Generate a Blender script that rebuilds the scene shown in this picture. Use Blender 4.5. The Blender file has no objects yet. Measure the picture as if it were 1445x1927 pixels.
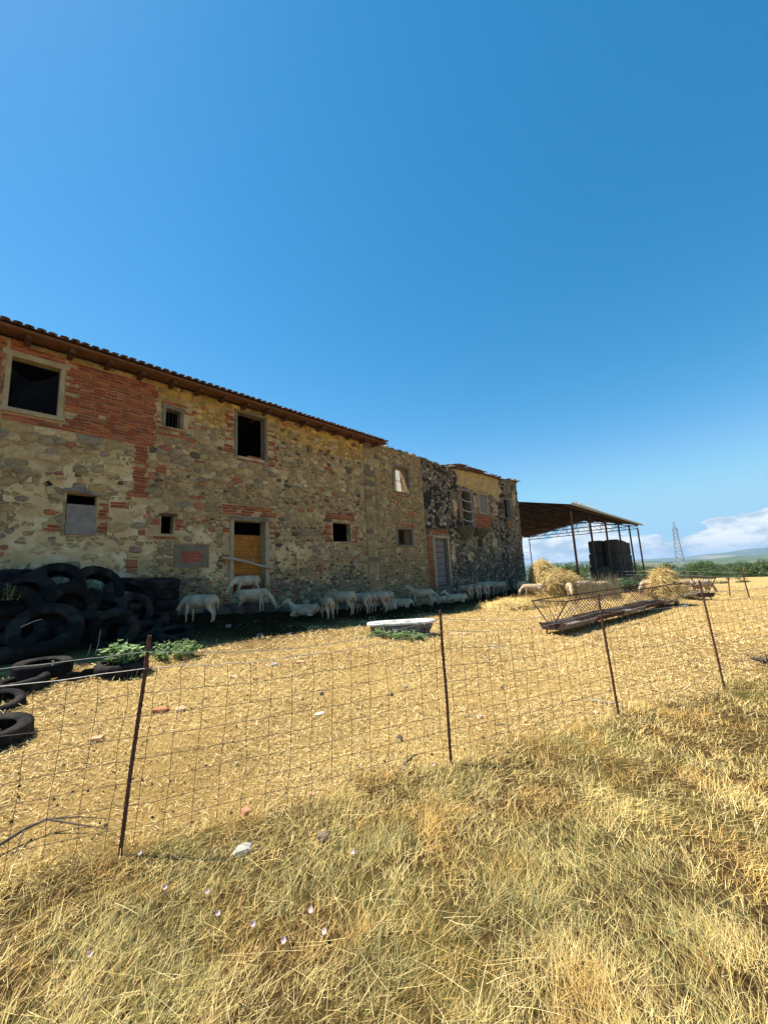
import bpy, bmesh, math, random
import numpy as np
from mathutils import Vector, Matrix, noise as mnoise
from math import sin, cos, pi, radians, sqrt, hypot, atan2
random.seed(11); rng = np.random.default_rng(11)
scene = bpy.context.scene
COL = scene.collection

# ------------------------------------------------------------------ camera
F, CXP, CYP, H = 745.0, 722.5, 963.5, 1.6          # focal length in photo pixels, centre, eye height
PITCH, ROLL = radians(9.1), radians(3.05)
_u0 = Vector((0, -sin(PITCH), cos(PITCH)))
FW = Vector((0, cos(PITCH), sin(PITCH)))
RT = Vector((1, 0, 0))*cos(ROLL) - _u0*sin(ROLL)
UP = Vector((1, 0, 0))*sin(ROLL) + _u0*cos(ROLL)
cam = bpy.data.cameras.new('camera'); camo = bpy.data.objects.new('camera', cam); COL.objects.link(camo)
cam.sensor_fit = 'VERTICAL'; cam.sensor_height = 36; cam.sensor_width = 27
cam.lens = F/1927*36; cam.clip_start = 0.05; cam.clip_end = 60000
mw = Matrix.Identity(4)
for i in range(3):
    mw[i][0], mw[i][1], mw[i][2] = RT[i], UP[i], -FW[i]
mw[2][3] = H
camo.matrix_world = mw
scene.camera = camo

# ------------------------------------------------------------------ sky, sun, exposure
SUN_EL = radians(64); LH = Vector((0.97, -0.243, 0)).normalized()      # light travels this way over the ground
LDIR = Vector((LH.x*cos(SUN_EL), LH.y*cos(SUN_EL), -sin(SUN_EL)))
world = bpy.data.worlds.new('World'); scene.world = world; world.use_nodes = True
wn, wl = world.node_tree.nodes, world.node_tree.links
wn.clear()
wout = wn.new('ShaderNodeOutputWorld'); bg = wn.new('ShaderNodeBackground')
sky = wn.new('ShaderNodeTexSky'); sky.sky_type = 'NISHITA'; sky.sun_disc = False
sky.sun_elevation = SUN_EL; sky.sun_rotation = atan2(-LH.x, -LH.y)
sky.air_density = 1.0; sky.dust_density = 0.12; sky.ozone_density = 3.0; sky.altitude = 200
hsv = wn.new('ShaderNodeHueSaturation'); hsv.inputs['Saturation'].default_value = 1.22
wl.new(sky.outputs[0], hsv.inputs['Color'])
sepc = wn.new('ShaderNodeSeparateColor'); wl.new(hsv.outputs[0], sepc.inputs[0]); comb = wn.new('ShaderNodeCombineColor')   # deep polarised-looking blue
# a bank of fair-weather cloud low on the whole horizon
tc = wn.new('ShaderNodeTexCoord'); sep = wn.new('ShaderNodeSeparateXYZ'); wl.new(tc.outputs['Generated'], sep.inputs[0])
def wmath(op, a, b=None, clamp=False):
    m = wn.new('ShaderNodeMath'); m.operation = op; m.use_clamp = clamp
    for i, v in enumerate((a, b)):
        if v is None: continue
        if isinstance(v, (int, float)): m.inputs[i].default_value = v
        else: wl.new(v, m.inputs[i])
    return m.outputs[0]
_r = sepc.outputs[0]
_q = wn.new('ShaderNodeMath'); _q.operation = 'SMOOTH_MIN'; _q.inputs[2].default_value = .3
wl.new(wmath('ADD', wmath('MULTIPLY', wmath('MULTIPLY', _r, _r), .86), wmath('MULTIPLY', _r, -.03)), _q.inputs[0]); wl.new(_r, _q.inputs[1])
for _i, (_c, _lim) in enumerate(((_q.outputs[0], 2.15), (wmath('MULTIPLY', sepc.outputs[1], 1.12), 3.95), (wmath('MULTIPLY', sepc.outputs[2], 1.03), 5.3))):
    _s = wn.new('ShaderNodeMath'); _s.operation = 'SMOOTH_MIN'; _s.inputs[1].default_value = _lim; _s.inputs[2].default_value = 1.0
    wl.new(_c, _s.inputs[0]); wl.new(_s.outputs[0], comb.inputs[_i])
mp = wn.new('ShaderNodeMapping'); mp.inputs['Scale'].default_value = (1, 1, 2.6); wl.new(tc.outputs['Generated'], mp.inputs[0])
def wnoise(scale, detail, rough=.55, off=0):
    t = wn.new('ShaderNodeTexNoise'); t.inputs['Scale'].default_value = scale
    t.inputs['Detail'].default_value = detail; t.inputs['Roughness'].default_value = rough
    if off:
        m2 = wn.new('ShaderNodeMapping'); m2.inputs['Location'].default_value = (off, off*.7, off*.3)
        wl.new(mp.outputs[0], m2.inputs[0]); wl.new(m2.outputs[0], t.inputs[0])
    else: wl.new(mp.outputs[0], t.inputs[0])
    return t.outputs[0]
n_big, n_fine = wnoise(5.2, 2, .5, 3.1), wnoise(17, 7, .58)
top = wmath('ADD', 0.080, wmath('MULTIPLY', wmath('SUBTRACT', n_big, .5), 0.15))
top = wmath('ADD', top, wmath('MULTIPLY', wmath('SUBTRACT', n_fine, .5), 0.075))
mask = wmath('MULTIPLY', wmath('SUBTRACT', top, sep.outputs[2]), 190, True)
lowf = wmath('ADD', .62, wmath('MULTIPLY', wnoise(30, 5, .6, 7.7), .5), True)
mask = wmath('MULTIPLY', mask, lowf)
cr = wn.new('ShaderNodeValToRGB')
cr.color_ramp.elements[0].position = .40; cr.color_ramp.elements[0].color = (2.9, 3.7, 4.5, 1)
cr.color_ramp.elements[1].position = .57; cr.color_ramp.elements[1].color = (6.2, 6.3, 6.4, 1)
wl.new(wnoise(13, 6, .6, 1.7), cr.inputs[0])
mx = wn.new('ShaderNodeMix'); mx.data_type = 'RGBA'
wl.new(mask, mx.inputs[0]); wl.new(comb.outputs[0], mx.inputs[6]); wl.new(cr.outputs[0], mx.inputs[7])
wl.new(mx.outputs[2], bg.inputs[0]); bg.inputs[1].default_value = 0.089
wl.new(bg.outputs[0], wout.inputs[0])
sun = bpy.data.lights.new('sun', 'SUN'); suno = bpy.data.objects.new('sun', sun); COL.objects.link(suno)
sun.energy = 5.0; sun.angle = radians(0.53); sun.color = (1, .94, .83)
suno.rotation_euler = LDIR.to_track_quat('-Z', 'Y').to_euler(); suno.location = (-20, 5, 40)
vs = scene.view_settings
vs.view_transform = 'Standard'; vs.look = 'None'; vs.exposure = 1.0; vs.gamma = 1; vs.use_curve_mapping = False
scene.cycles.max_bounces = 6; scene.cycles.transparent_max_bounces = 8

# ------------------------------------------------------------------ frames of reference
AF = radians(41.9); E = Vector((sin(AF), cos(AF), 0)); N = Vector((-cos(AF), sin(AF), 0)); D = 11.0
RZ = pi/2 - AF                                        # local x runs along the facade, local y into the building
def sd(x, y): return x*E.x + y*E.y, D - (x*N.x + y*N.y)
def W(s, d, z=0): return N*(D - d) + E*s + Vector((0, 0, z))
def sm(a, b, x):
    t = min(1, max(0, (x-a)/(b-a))); return t*t*(3-2*t)
_zs = [-60, 3, 5, 9, 13, 18, 26, 45, 90]; _zz = [.95, .90, .85, .52, .36, .30, .26, .20, .1]
def zbase(s): return float(np.interp(s, _zs, _zz))
def hz(x, y):
    s, d = sd(x, y)
    z = zbase(s)*(1 - min(1, max(0, (d-.6)/7.2))**.85) if d > .6 else zbase(s)
    r = hypot(x, y)
    if r > 36: z -= 0.048*(r-36)*sm(30, 70, r) if r < 700 else 0
    if r >= 700: z -= 0.048*664
    if r < 60:
        z += .035*mnoise.noise((x*.55, y*.55, 3.3)) + .014*mnoise.noise((x*2.1, y*2.1, 9.1))
    return z
def ray(px, py): return FW + RT*((px-CXP)/F) - UP*((py-CYP)/F)
def G(px, py):
    """point of the ground under a photo pixel"""
    d = ray(px, py); t = .5
    for _ in range(4000):
        p = d*t; z = H + p.z
        g = hz(p.x, p.y)
        if z <= g: break
        t += max(.01, (z-g)*.35)
    return Vector((p.x, p.y, g))
def at(px, py, w):
    return Vector((0, 0, H)) + ray(px, py)*w
FP = [Vector((-3.95, 1.84, 0)), Vector((-1.74, 2.73, 0)), Vector((.45, 3.62, 0)), Vector((2.35, 4.47, 0)), Vector((4.10, 5.23, 0)), Vector((5.95, 6.02, 0)), Vector((7.9, 6.85, 0))]
def fence_side(x, y):
    """metres beyond the fence line, negative on the camera's side"""
    a, b = FP[1], FP[4]
    u = (b-a).normalized(); return -(x-a.x)*u.y + (y-a.y)*u.x

# ------------------------------------------------------------------ tags and builders
def tag(o, label=None, cat=None, group=None, kind=None):
    if label: o['label'] = label
    if cat: o['category'] = cat
    if group: o['group'] = group
    if kind: o['kind'] = kind
    return o
def empty(name, loc, rz=0, label=None, cat=None, group=None):
    o = bpy.data.objects.new(name, None); COL.objects.link(o); o.empty_display_size = .2
    o.location = loc; o.rotation_euler = (0, 0, rz); return tag(o, label, cat, group)
def link(name, me, parent=None, loc=None, rot=None, scale=None):
    o = bpy.data.objects.new(name, me); COL.objects.link(o)
    if parent is not None: o.parent = parent
    if loc is not None: o.location = loc
    if rot is not None: o.rotation_euler = rot
    if scale is not None: o.scale = scale
    return o
class MB:
    def __init__(s): s.v = []; s.f = []; s.t = []
    def add(s, vs, fs, tint=(1, 1, 1)):
        b = len(s.v); s.v.extend(vs); s.t.extend([tint]*len(vs)); s.f.extend([tuple(i+b for i in f) for f in fs]); return s
    def box(s, x0, x1, y0, y1, z0, z1, tint=(1, 1, 1), j=0):
        q = [(x, y, z) for z in (z0, z1) for x, y in ((x0, y0), (x1, y0), (x1, y1), (x0, y1))]
        if j: q = [tuple(c + random.uniform(-j, j) for c in p) for p in q]
        return s.add(q, [(3, 2, 1, 0), (4, 5, 6, 7), (0, 1, 5, 4), (1, 2, 6, 5), (2, 3, 7, 6), (3, 0, 4, 7)], tint)
    def bar(s, a, b, r, k=6, r2=None, tint=(1, 1, 1), cap=True):
        return s.tube([a, b], [r, r if r2 is None else r2], k, tint, cap)
    def tube(s, pts, rad, k=6, tint=(1, 1, 1), cap=True, squash=None):
        pts = [Vector(p) for p in pts]; n = len(pts)
        if not hasattr(rad, '__len__'): rad = [rad]*n
        vs = []; prev = None
        for i, p in enumerate(pts):
            t = (pts[min(i+1, n-1)] - pts[max(i-1, 0)])
            t = t.normalized() if t.length > 1e-9 else Vector((0, 0, 1))
            if prev is None:
                a = Vector((0, 0, 1)) if abs(t.z) < .9 else Vector((1, 0, 0))
                x = t.cross(a).normalized()
            else:
                x = (prev - t*prev.dot(t)).normalized()
            prev = x; y = t.cross(x)
            for q in range(k):
                an = 2*pi*q/k
                vs.append(tuple(p + (x*cos(an) + y*sin(an))*rad[i]))
        fs = [(i*k+q, i*k+(q+1) % k, (i+1)*k+(q+1) % k, (i+1)*k+q) for i in range(n-1) for q in range(k)]
        if cap: fs += [tuple(range(k))[::-1], tuple(range((n-1)*k, n*k))]
        return s.add(vs, fs, tint)
    def mesh(s, name, m, smooth=False):
        me = bpy.data.meshes.new(name); me.from_pydata([tuple(p) for p in s.v], [], s.f)
        a = me.attributes.new('tint', 'FLOAT_COLOR', 'POINT')
        if s.t:
            arr = np.ones((len(s.v), 4), dtype=np.float32); arr[:, :3] = np.array(s.t, dtype=np.float32)
            a.data.foreach_set('color', arr.ravel())
        me.materials.append(m)
        if smooth: me.polygons.foreach_set('use_smooth', [True]*len(me.polygons))
        me.update(); return me
    def build(s, name, m, parent=None, loc=None, rot=None, smooth=False):
        return link(name, s.mesh(name, m, smooth), parent, loc, rot)
def np_mesh(name, V, Fc, m, tint=None, k=3):
    """big meshes: V (n,3), Fc (m,k) arrays, tint (n,3)"""
    me = bpy.data.meshes.new(name); n, f = len(V), len(Fc)
    me.vertices.add(n); me.vertices.foreach_set('co', np.ascontiguousarray(V, dtype=np.float32).ravel())
    me.loops.add(f*k); me.loops.foreach_set('vertex_index', np.ascontiguousarray(Fc, dtype=np.int32).ravel())
    me.polygons.add(f); me.polygons.foreach_set('loop_start', np.arange(0, f*k, k, dtype=np.int32))
    if tint is not None:
        a = me.attributes.new('tint', 'FLOAT_COLOR', 'POINT'); arr = np.ones((n, 4), dtype=np.float32); arr[:, :3] = tint
        a.data.foreach_set('color', arr.ravel())
    me.materials.append(m); me.update(calc_edges=True); me.validate(); return me

# ------------------------------------------------------------------ materials
def M(name, c1, c2=None, scale=6., rough=.85, bump=.25, bscale=None, tint=False, metal=0., spec=.3, detail=6, dist=.02, c3=None, s3=1.2, translucent=0):
    m = bpy.data.materials.new(name); m.use_nodes = True; nt = m.node_tree; nd, lk = nt.nodes, nt.links
    b = nd['Principled BSDF']; b.inputs['Roughness'].default_value = rough; b.inputs['Metallic'].default_value = metal
    b.inputs['Specular IOR Level'].default_value = spec
    tcn = nd.new('ShaderNodeTexCoord'); c2 = c2 or tuple(v*.7 for v in c1)
    nz = nd.new('ShaderNodeTexNoise'); nz.inputs['Scale'].default_value = scale; nz.inputs['Detail'].default_value = detail
    nz.inputs['Roughness'].default_value = .6; lk.new(tcn.outputs['Object'], nz.inputs['Vector'])
    r = nd.new('ShaderNodeValToRGB'); r.color_ramp.elements[0].position = .36; r.color_ramp.elements[1].position = .66
    r.color_ramp.elements[0].color = (*c2, 1); r.color_ramp.elements[1].color = (*c1, 1); lk.new(nz.outputs[0], r.inputs[0])
    col = r.outputs[0]
    if c3:
        n3 = nd.new('ShaderNodeTexNoise'); n3.inputs['Scale'].default_value = s3; n3.inputs['Detail'].default_value = 5; n3.inputs['Roughness'].default_value = .65
        lk.new(tcn.outputs['Object'], n3.inputs['Vector'])
        r3 = nd.new('ShaderNodeValToRGB'); r3.color_ramp.elements[0].position = .5; r3.color_ramp.elements[1].position = .62
        r3.color_ramp.elements[0].color = (0, 0, 0, 1); r3.color_ramp.elements[1].color = (1, 1, 1, 1); lk.new(n3.outputs[0], r3.inputs[0])
        mx3 = nd.new('ShaderNodeMix'); mx3.data_type = 'RGBA'; lk.new(r3.outputs[0], mx3.inputs[0]); lk.new(col, mx3.inputs[6])
        mx3.inputs[7].default_value = (*c3, 1); col = mx3.outputs[2]
    if tint:
        at_ = nd.new('ShaderNodeAttribute'); at_.attribute_name = 'tint'
        mm = nd.new('ShaderNodeMix'); mm.data_type = 'RGBA'; mm.blend_type = 'MULTIPLY'; mm.inputs[0].default_value = 1
        lk.new(col, mm.inputs[6]); lk.new(at_.outputs['Color'], mm.inputs[7]); col = mm.outputs[2]
    lk.new(col, b.inputs['Base Color'])
    if bump:
        n2 = nd.new('ShaderNodeTexNoise'); n2.inputs['Scale'].default_value = bscale or scale*4; n2.inputs['Detail'].default_value = 8
        n2.inputs['Roughness'].default_value = .65; lk.new(tcn.outputs['Object'], n2.inputs['Vector'])
        bp = nd.new('ShaderNodeBump'); bp.inputs['Strength'].default_value = bump; bp.inputs['Distance'].default_value = dist
        lk.new(n2.outputs[0], bp.inputs['Height']); lk.new(bp.outputs[0], b.inputs['Normal'])
    if translucent:
        tr = nd.new('ShaderNodeBsdfTranslucent'); lk.new(col, tr.inputs['Color'])
        ms = nd.new('ShaderNodeMixShader'); ms.inputs[0].default_value = translucent
        lk.new(b.outputs[0], ms.inputs[1]); lk.new(tr.outputs[0], ms.inputs[2]); lk.new(ms.outputs[0], nd['Material Output'].inputs[0])
    return m
m_stone = M('stone', (1.15, 1.15, 1.15), (.7, .7, .7), 14, .9, .5, 55, tint=True, dist=.012)
m_brick = M('brick', (1.15, 1.1, 1.05), (.72, .7, .7), 18, .9, .45, 70, tint=True, dist=.01)
m_mortar = M('lime_mortar', (.54, .395, .21), (.36, .25, .12), 3.2, .95, .8, 24, c3=(.20, .14, .07), s3=2.6, dist=.03)
m_mortar2 = M('lime_mortar_ochre', (.50, .36, .18), (.34, .235, .105), 3.2, .95, .8, 24, c3=(.20, .14, .07), s3=2.2, dist=.03)
m_dark_mortar = M('mossy_mortar', (.042, .030, .021), (.014, .011, .009), 3.5, .95, .9, 22, c3=(.12, .09, .06), s3=1.3, dist=.04)
m_plaster = M('old_plaster', (.60, .43, .215), (.44, .30, .14), 2.6, .95, .6, 18, c3=(.62, .49, .30), s3=2.0, dist=.02)
m_ochre = M('ochre_plaster', (.50, .335, .125), (.36, .23, .085), 2.2, .95, .5, 20, c3=(.30, .22, .12), s3=2.4, dist=.02)
m_white_plaster = M('white_plaster', (.82, .76, .62), (.70, .62, .46), 1.4, .9, .2)
m_trim = M('stone_trim', (.40, .315, .19), (.29, .22, .125), 5, .9, .35, 40, dist=.01)
m_grey_trim = M('grey_stone_trim', (.22, .175, .12), (.13, .10, .07), 5, .9, .4, 40, dist=.01)
m_cement = M('cement', (.21, .165, .105), (.145, .115, .075), 6, .95, .3, 50, dist=.01)
m_block = M('concrete_board', (.26, .22, .185), (.18, .155, .13), 5, .9, .25, 60, dist=.006)
m_wood_red = M('eaves_wood', (.20, .085, .034), (.12, .048, .02), 7, .85, .35, 40, dist=.006)
m_wood_dark = M('rafter_wood', (.115, .052, .024), (.06, .028, .014), 7, .85, .35, 40, dist=.006)
m_wood_ochre = M('door_boards', (.44, .17, .014), (.28, .10, .010), 5, .7, .25, 30, dist=.005)
m_wood_grey = M('weathered_wood', (.27, .22, .19), (.14, .115, .10), 9, .9, .4, 45, dist=.006)
m_wood_frame = M('green_grey_wood', (.10, .105, .085), (.055, .06, .05), 9, .85, .3, 45, dist=.005)
m_tile = M('roof_tile', (1, 1, 1), (.6, .58, .56), 9, .9, .4, 50, tint=True, dist=.01)
m_brown_mortar = M('brown_mortar', (.30, .215, .115), (.17, .118, .062), 3.4, .95, .9, 22, c3=(.085, .062, .038), s3=1.7, dist=.04)
m_inside = M('dark_interior', (.016, .013, .011), (.010, .008, .007), 2, .95, 0, spec=0)  # near-black in place of the shade of unlit rooms
m_net = M('black_net', (.010, .011, .013), (.005, .006, .008), 20, .9, .3, spec=0)
m_rubber = M('rubber', (.012, .0105, .010), (.007, .0062, .006), 5, .85, .4, 60, spec=.12, c3=(.032, .027, .023), s3=3.2, dist=.004)
m_rust = M('rust', (.155, .062, .035), (.075, .030, .020), 30, .85, .4, 120, dist=.003)
m_wire = M('fence_wire', (.10, .075, .06), (.045, .033, .027), 30, .6, 0, metal=.4)
m_galv = M('galvanised_wire', (.40, .385, .37), (.24, .225, .21), 30, .5, 0, metal=.5)
m_rope = M('pale_rope', (.55, .50, .45), (.42, .38, .33), 30, .9, .2)
m_enamel = M('tub_enamel', (.78, .77, .72), (.62, .60, .54), 5, .3, 0, spec=.5, c3=(.42, .36, .28), s3=4.5)
m_tub_out = M('tub_underside', (.19, .185, .18), (.09, .085, .08), 5, .6, .2)
m_straw = M('straw', (1.1, 1.1, 1.1), (.8, .8, .8), 5, .7, 0, tint=True, spec=.25, translucent=.08)
m_grass = M('dry_grass', (1.1, 1.1, 1.1), (.85, .85, .85), 3, .7, 0, tint=True, spec=.25, translucent=.12)
m_leaf = M('leaf', (1.15, 1.15, 1.15), (.75, .75, .75), 5, .6, 0, tint=True, spec=.3, translucent=.3)
m_wool = M('wool', (1.08, 1.06, 1.03), (.82, .80, .76), 9, .95, .6, 38, tint=True, dist=.02, spec=.1)
m_bark = M('bark', (.10, .075, .05), (.05, .04, .03), 8, .95, .4)
m_twig = M('dead_wood', (.17, .125, .09), (.09, .065, .045), 20, .9, .3)
m_pale_wood = M('pale_dry_wood', (.42, .36, .29), (.30, .25, .19), 16, .9, .3)
m_rock = M('loose_rock', (1.1, 1.1, 1.1), (.75, .75, .75), 14, .9, .4, 40, tint=True, dist=.006)
m_petal = M('petal', (.80, .62, .62), (.74, .52, .54), 40, .6, 0, translucent=.35)
m_steel = M('shed_steel', (.085, .042, .033), (.045, .026, .022), 9, .7, .2, 50, dist=.004)
m_steel_red = M('red_oxide_steel', (.20, .065, .045), (.13, .045, .03), 9, .7, .2, 50, dist=.004)
m_sheet = M('shed_sheeting', (.055, .040, .026), (.032, .024, .017), 2.2, .9, .2, spec=0)
m_rack = M('rack_iron', (.075, .043, .030), (.038, .024, .018), 20, .85, .3, 90, dist=.003)
m_bale = M('wrapped_bale', (.060, .054, .050), (.032, .029, .027), 8, .9, .5, 30, dist=.03)
m_pylon = M('pylon_steel', (.30, .33, .36), (.22, .24, .26), 1, .5, 0, metal=.2)
m_hole = M('hole_shade', (.02, .015, .012), (.012, .01, .008), 10, .95, .3)  # plain dark, stands in for the shade inside holes
m_moss = M('mossy_stone', (.13, .115, .075), (.055, .055, .035), 6, .95, .9, 25, dist=.05)

# ------------------------------------------------------------------ ground: one sheet to the horizon
def ground_material():
    m = bpy.data.materials.new('ground'); m.use_nodes = True; nt = m.node_tree; nd, lk = nt.nodes, nt.links
    b = nd['Principled BSDF']; b.inputs['Roughness'].default_value = .95; b.inputs['Specular IOR Level'].default_value = 0
    tcn = nd.new('ShaderNodeTexCoord'); at_ = nd.new('ShaderNodeAttribute'); at_.attribute_name = 'zone'
    sp = nd.new('ShaderNodeSeparateColor'); lk.new(at_.outputs['Color'], sp.inputs[0])
    def noise(sc, det=6, ro=.6, stretch=None, rot=0):
        t = nd.new('ShaderNodeTexNoise'); t.inputs['Scale'].default_value = sc; t.inputs['Detail'].default_value = det; t.inputs['Roughness'].default_value = ro
        if stretch:
            mp_ = nd.new('ShaderNodeMapping'); mp_.inputs['Scale'].default_value = stretch; mp_.inputs['Rotation'].default_value = (0, 0, rot)
            lk.new(tcn.outputs['Object'], mp_.inputs[0]); lk.new(mp_.outputs[0], t.inputs['Vector'])
        else: lk.new(tcn.outputs['Object'], t.inputs['Vector'])
        return t.outputs[0]
    def ramp(f, stops):
        r = nd.new('ShaderNodeValToRGB'); e = r.color_ramp.elements
        while len(e) < len(stops): e.new(.5)
        for i, (p, c) in enumerate(stops): e[i].position = p; e[i].color = (*c, 1)
        lk.new(f, r.inputs[0]); return r.outputs[0]
    def mix(f, a, c, mode='MIX'):
        x = nd.new('ShaderNodeMix'); x.data_type = 'RGBA'; x.blend_type = mode
        if isinstance(f, float): x.inputs[0].default_value = f
        else: lk.new(f, x.inputs[0])
        lk.new(a, x.inputs[6]); lk.new(c, x.inputs[7]); return x.outputs[2]
    f1 = noise(26, 8, .7, (1, 3.2, 1), .5); f2 = noise(30, 8, .7, (3.2, 1, 1), -.3)
    fib = nd.new('ShaderNodeMath'); fib.operation = 'MAXIMUM'; lk.new(f1, fib.inputs[0]); lk.new(f2, fib.inputs[1])
    straw = ramp(fib.outputs[0], [(.40, (.16, .100, .038)), (.50, (.355, .240, .088)), (.64, (.56, .40, .155))])
    straw = mix(ramp(noise(.9, 5, .6), [(.45, (0, 0, 0)), (.7, (.75, .75, .75))]), straw, ramp(noise(40), [(.4, (.18, .105, .038)), (.6, (.32, .20, .072))]))
    dirt_shade = ramp(noise(9, 8, .7), [(.35, (.009, .0055, .0035)), (.6, (.022, .013, .007)), (.76, (.06, .036, .018))])  # manure dirt, its colour darkened to deepen the shade by the wall
    turf = ramp(noise(20, 8, .7), [(.35, (.035, .021, .009)), (.55, (.10, .062, .023)), (.72, (.30, .20, .07))])
    turf = mix(ramp(noise(.8, 5, .6), [(.48, (0, 0, 0)), (.66, (.6, .6, .6))]), turf, ramp(noise(30), [(.4, (.10, .11, .03)), (.6, (.22, .19, .06))]))
    far = ramp(noise(.02, 6, .7), [(.35, (.085, .11, .045)), (.5, (.16, .17, .07)), (.65, (.34, .27, .12))])
    field = ramp(noise(7, 8, .75), [(.32, (.24, .17, .065)), (.52, (.42, .30, .12)), (.7, (.52, .39, .17))])
    turf = mix(at_.outputs['Alpha'], turf, field)
    blot = ramp(noise(.45, 5, .62), [(.38, (.84, .80, .76)), (.58, (1.15, 1.14, 1.12))]); straw = mix(1.0, straw, blot, 'MULTIPLY')
    col = mix(sp.outputs[0], turf, straw); col = mix(sp.outputs[1], col, dirt_shade); col = mix(sp.outputs[2], col, far)
    lk.new(col, b.inputs['Base Color'])
    bp = nd.new('ShaderNodeBump'); bp.inputs['Strength'].default_value = .9; bp.inputs['Distance'].default_value = .03
    lk.new(fib.outputs[0], bp.inputs['Height']); lk.new(bp.outputs[0], b.inputs['Normal'])
    return m
def ground():
    na = 540; radii = [0.0] + list(np.geomspace(.5, 60, 130)) + list(np.geomspace(64, 9500, 50))
    V, Z = [], []
    for r in radii:
        for k in range(na):
            # finer steps towards the yard
            an = 2*pi*k/na
            x, y = r*sin(an), r*cos(an)
            V.append((x, y, hz(x, y)))
            s, d = sd(x, y); fs = fence_side(x, y) + .25*mnoise.noise((x*1.3, y*1.3, 0))
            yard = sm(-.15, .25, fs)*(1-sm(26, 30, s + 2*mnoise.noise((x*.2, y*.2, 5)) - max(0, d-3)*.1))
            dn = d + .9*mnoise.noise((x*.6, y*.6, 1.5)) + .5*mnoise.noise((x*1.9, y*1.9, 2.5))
            dirt_shade = (1-sm(2.1, 4.7, dn))*yard  # manure strip along the wall with the wall's shade painted in
            Z.append((yard, dirt_shade*.97, sm(110, 260, r), sm(9, 17, r)))
    V = np.array(V); nr = len(radii); f = []
    for i in range(nr-1):
        a = np.arange(na); b = (a+1) % na
        f.append(np.stack([i*na+a, i*na+b, (i+1)*na+b, (i+1)*na+a], 1))
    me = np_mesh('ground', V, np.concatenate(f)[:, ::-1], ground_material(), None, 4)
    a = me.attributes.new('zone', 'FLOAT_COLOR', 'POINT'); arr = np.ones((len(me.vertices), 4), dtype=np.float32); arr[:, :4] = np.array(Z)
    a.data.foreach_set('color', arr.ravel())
    me.polygons.foreach_set('use_smooth', [True]*len(me.polygons))
    tag(link('ground', me), kind='structure')
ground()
m_hill = M('wooded_hill', (.075, .105, .040), (.045, .07, .028), .004, .95, 0, c3=(.22, .19, .09), s3=.0016)
def hills(name, r0, r1, amp, base, seed, freq):
    na, nr = 260, 14; V = []
    for i in range(nr+1):
        t = i/nr; r = r0 + (r1-r0)*t
        for k in range(na+1):
            an = radians(-75 + 150*k/na); x, y = r*sin(an), r*cos(an)
            p = amp(math.degrees(an)) * (1 + .35*mnoise.noise((an*freq, seed, t*1.3)) + .14*mnoise.noise((an*freq*4, seed, t*3)))
            V.append((x, y, base + p*sin(pi*t)**.8))
    f = [(i*(na+1)+k, i*(na+1)+k+1, (i+1)*(na+1)+k+1, (i+1)*(na+1)+k) for i in range(nr) for k in range(na)]
    me = np_mesh(name, np.array(V), np.array(f)[:, ::-1], m_hill, None, 4)
    me.polygons.foreach_set('use_smooth', [True]*len(f)); tag(link(name, me), kind='structure')
hills('hills', 1500, 2600, lambda a: 30 + 5*sin(a*.21), -33, 2.2, 9)
hills('hills', 5200, 8200, lambda a: 78 + 26*sm(37, 45, a) + 10*sin(a*.3+1), -33, 7.7, 7)

# ------------------------------------------------------------------ masonry
def clip(poly, nx, nz, c):
    out = []; L = len(poly)
    for i in range(L):
        a, b = poly[i], poly[(i+1) % L]
        da, db = a[0]*nx + a[1]*nz - c, b[0]*nx + b[1]*nz - c
        if da <= 0: out.append(a)
        if (da < 0 < db) or (db < 0 < da):
            t = da/(da-db); out.append((a[0] + (b[0]-a[0])*t, a[1] + (b[1]-a[1])*t))
    return out
def cells(seeds, ky, holes, zt):
    """seeds (s, z, size): packed stone outlines, clipped clear of holes (s0,s1,z0,z1)"""
    pts = [(s, z*ky, w) for s, z, w in seeds]; g = {}; cs = .3
    for i, p in enumerate(pts): g.setdefault((int(p[0]//cs), int(p[1]//cs)), []).append(i)
    hs = [(a, b, c*ky, d*ky) for a, b, c, d in holes]
    out = []
    for i, (x, y, w) in enumerate(pts):
        cx, cy = int(x//cs), int(y//cs); nb = []
        for dx in (-2, -1, 0, 1, 2):
            for dy in (-2, -1, 0, 1, 2):
                for j in g.get((cx+dx, cy+dy), ()):
                    if j != i: nb.append(((pts[j][0]-x)**2 + (pts[j][1]-y)**2, j))
        nb.sort(); R_ = .42
        poly = [(x-R_, y-R_), (x+R_, y-R_), (x+R_, y+R_), (x-R_, y+R_)]
        for d2, j in nb[:18]:
            bx, by, bw = pts[j]; nx, ny = bx-x, by-y
            c = (bx*bx + by*by - x*x - y*y + w*w - bw*bw)/2
            poly = clip(poly, nx, ny, c)
            if len(poly) < 3: break
        if len(poly) < 3: out.append(None); continue
        for a, b, c, d in hs:
            if x < a-.6 or x > b+.6 or y < c-.9 or y > d+.9: continue
            opts = [(a-x, (1, 0, a)), (x-b, (-1, 0, -b)), (c-y, (0, 1, c)), (y-d, (0, -1, -d))]
            o = max(opts, key=lambda q: q[0])
            poly = clip(poly, *o[1])
            if len(poly) < 3: break
        if len(poly) < 3: out.append(None); continue
        zc = zt(x)*ky; poly = clip(poly, 0, 1, zc)
        out.append([(px, py/ky) for px, py in poly] if len(poly) >= 3 else None)
    return out
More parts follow.
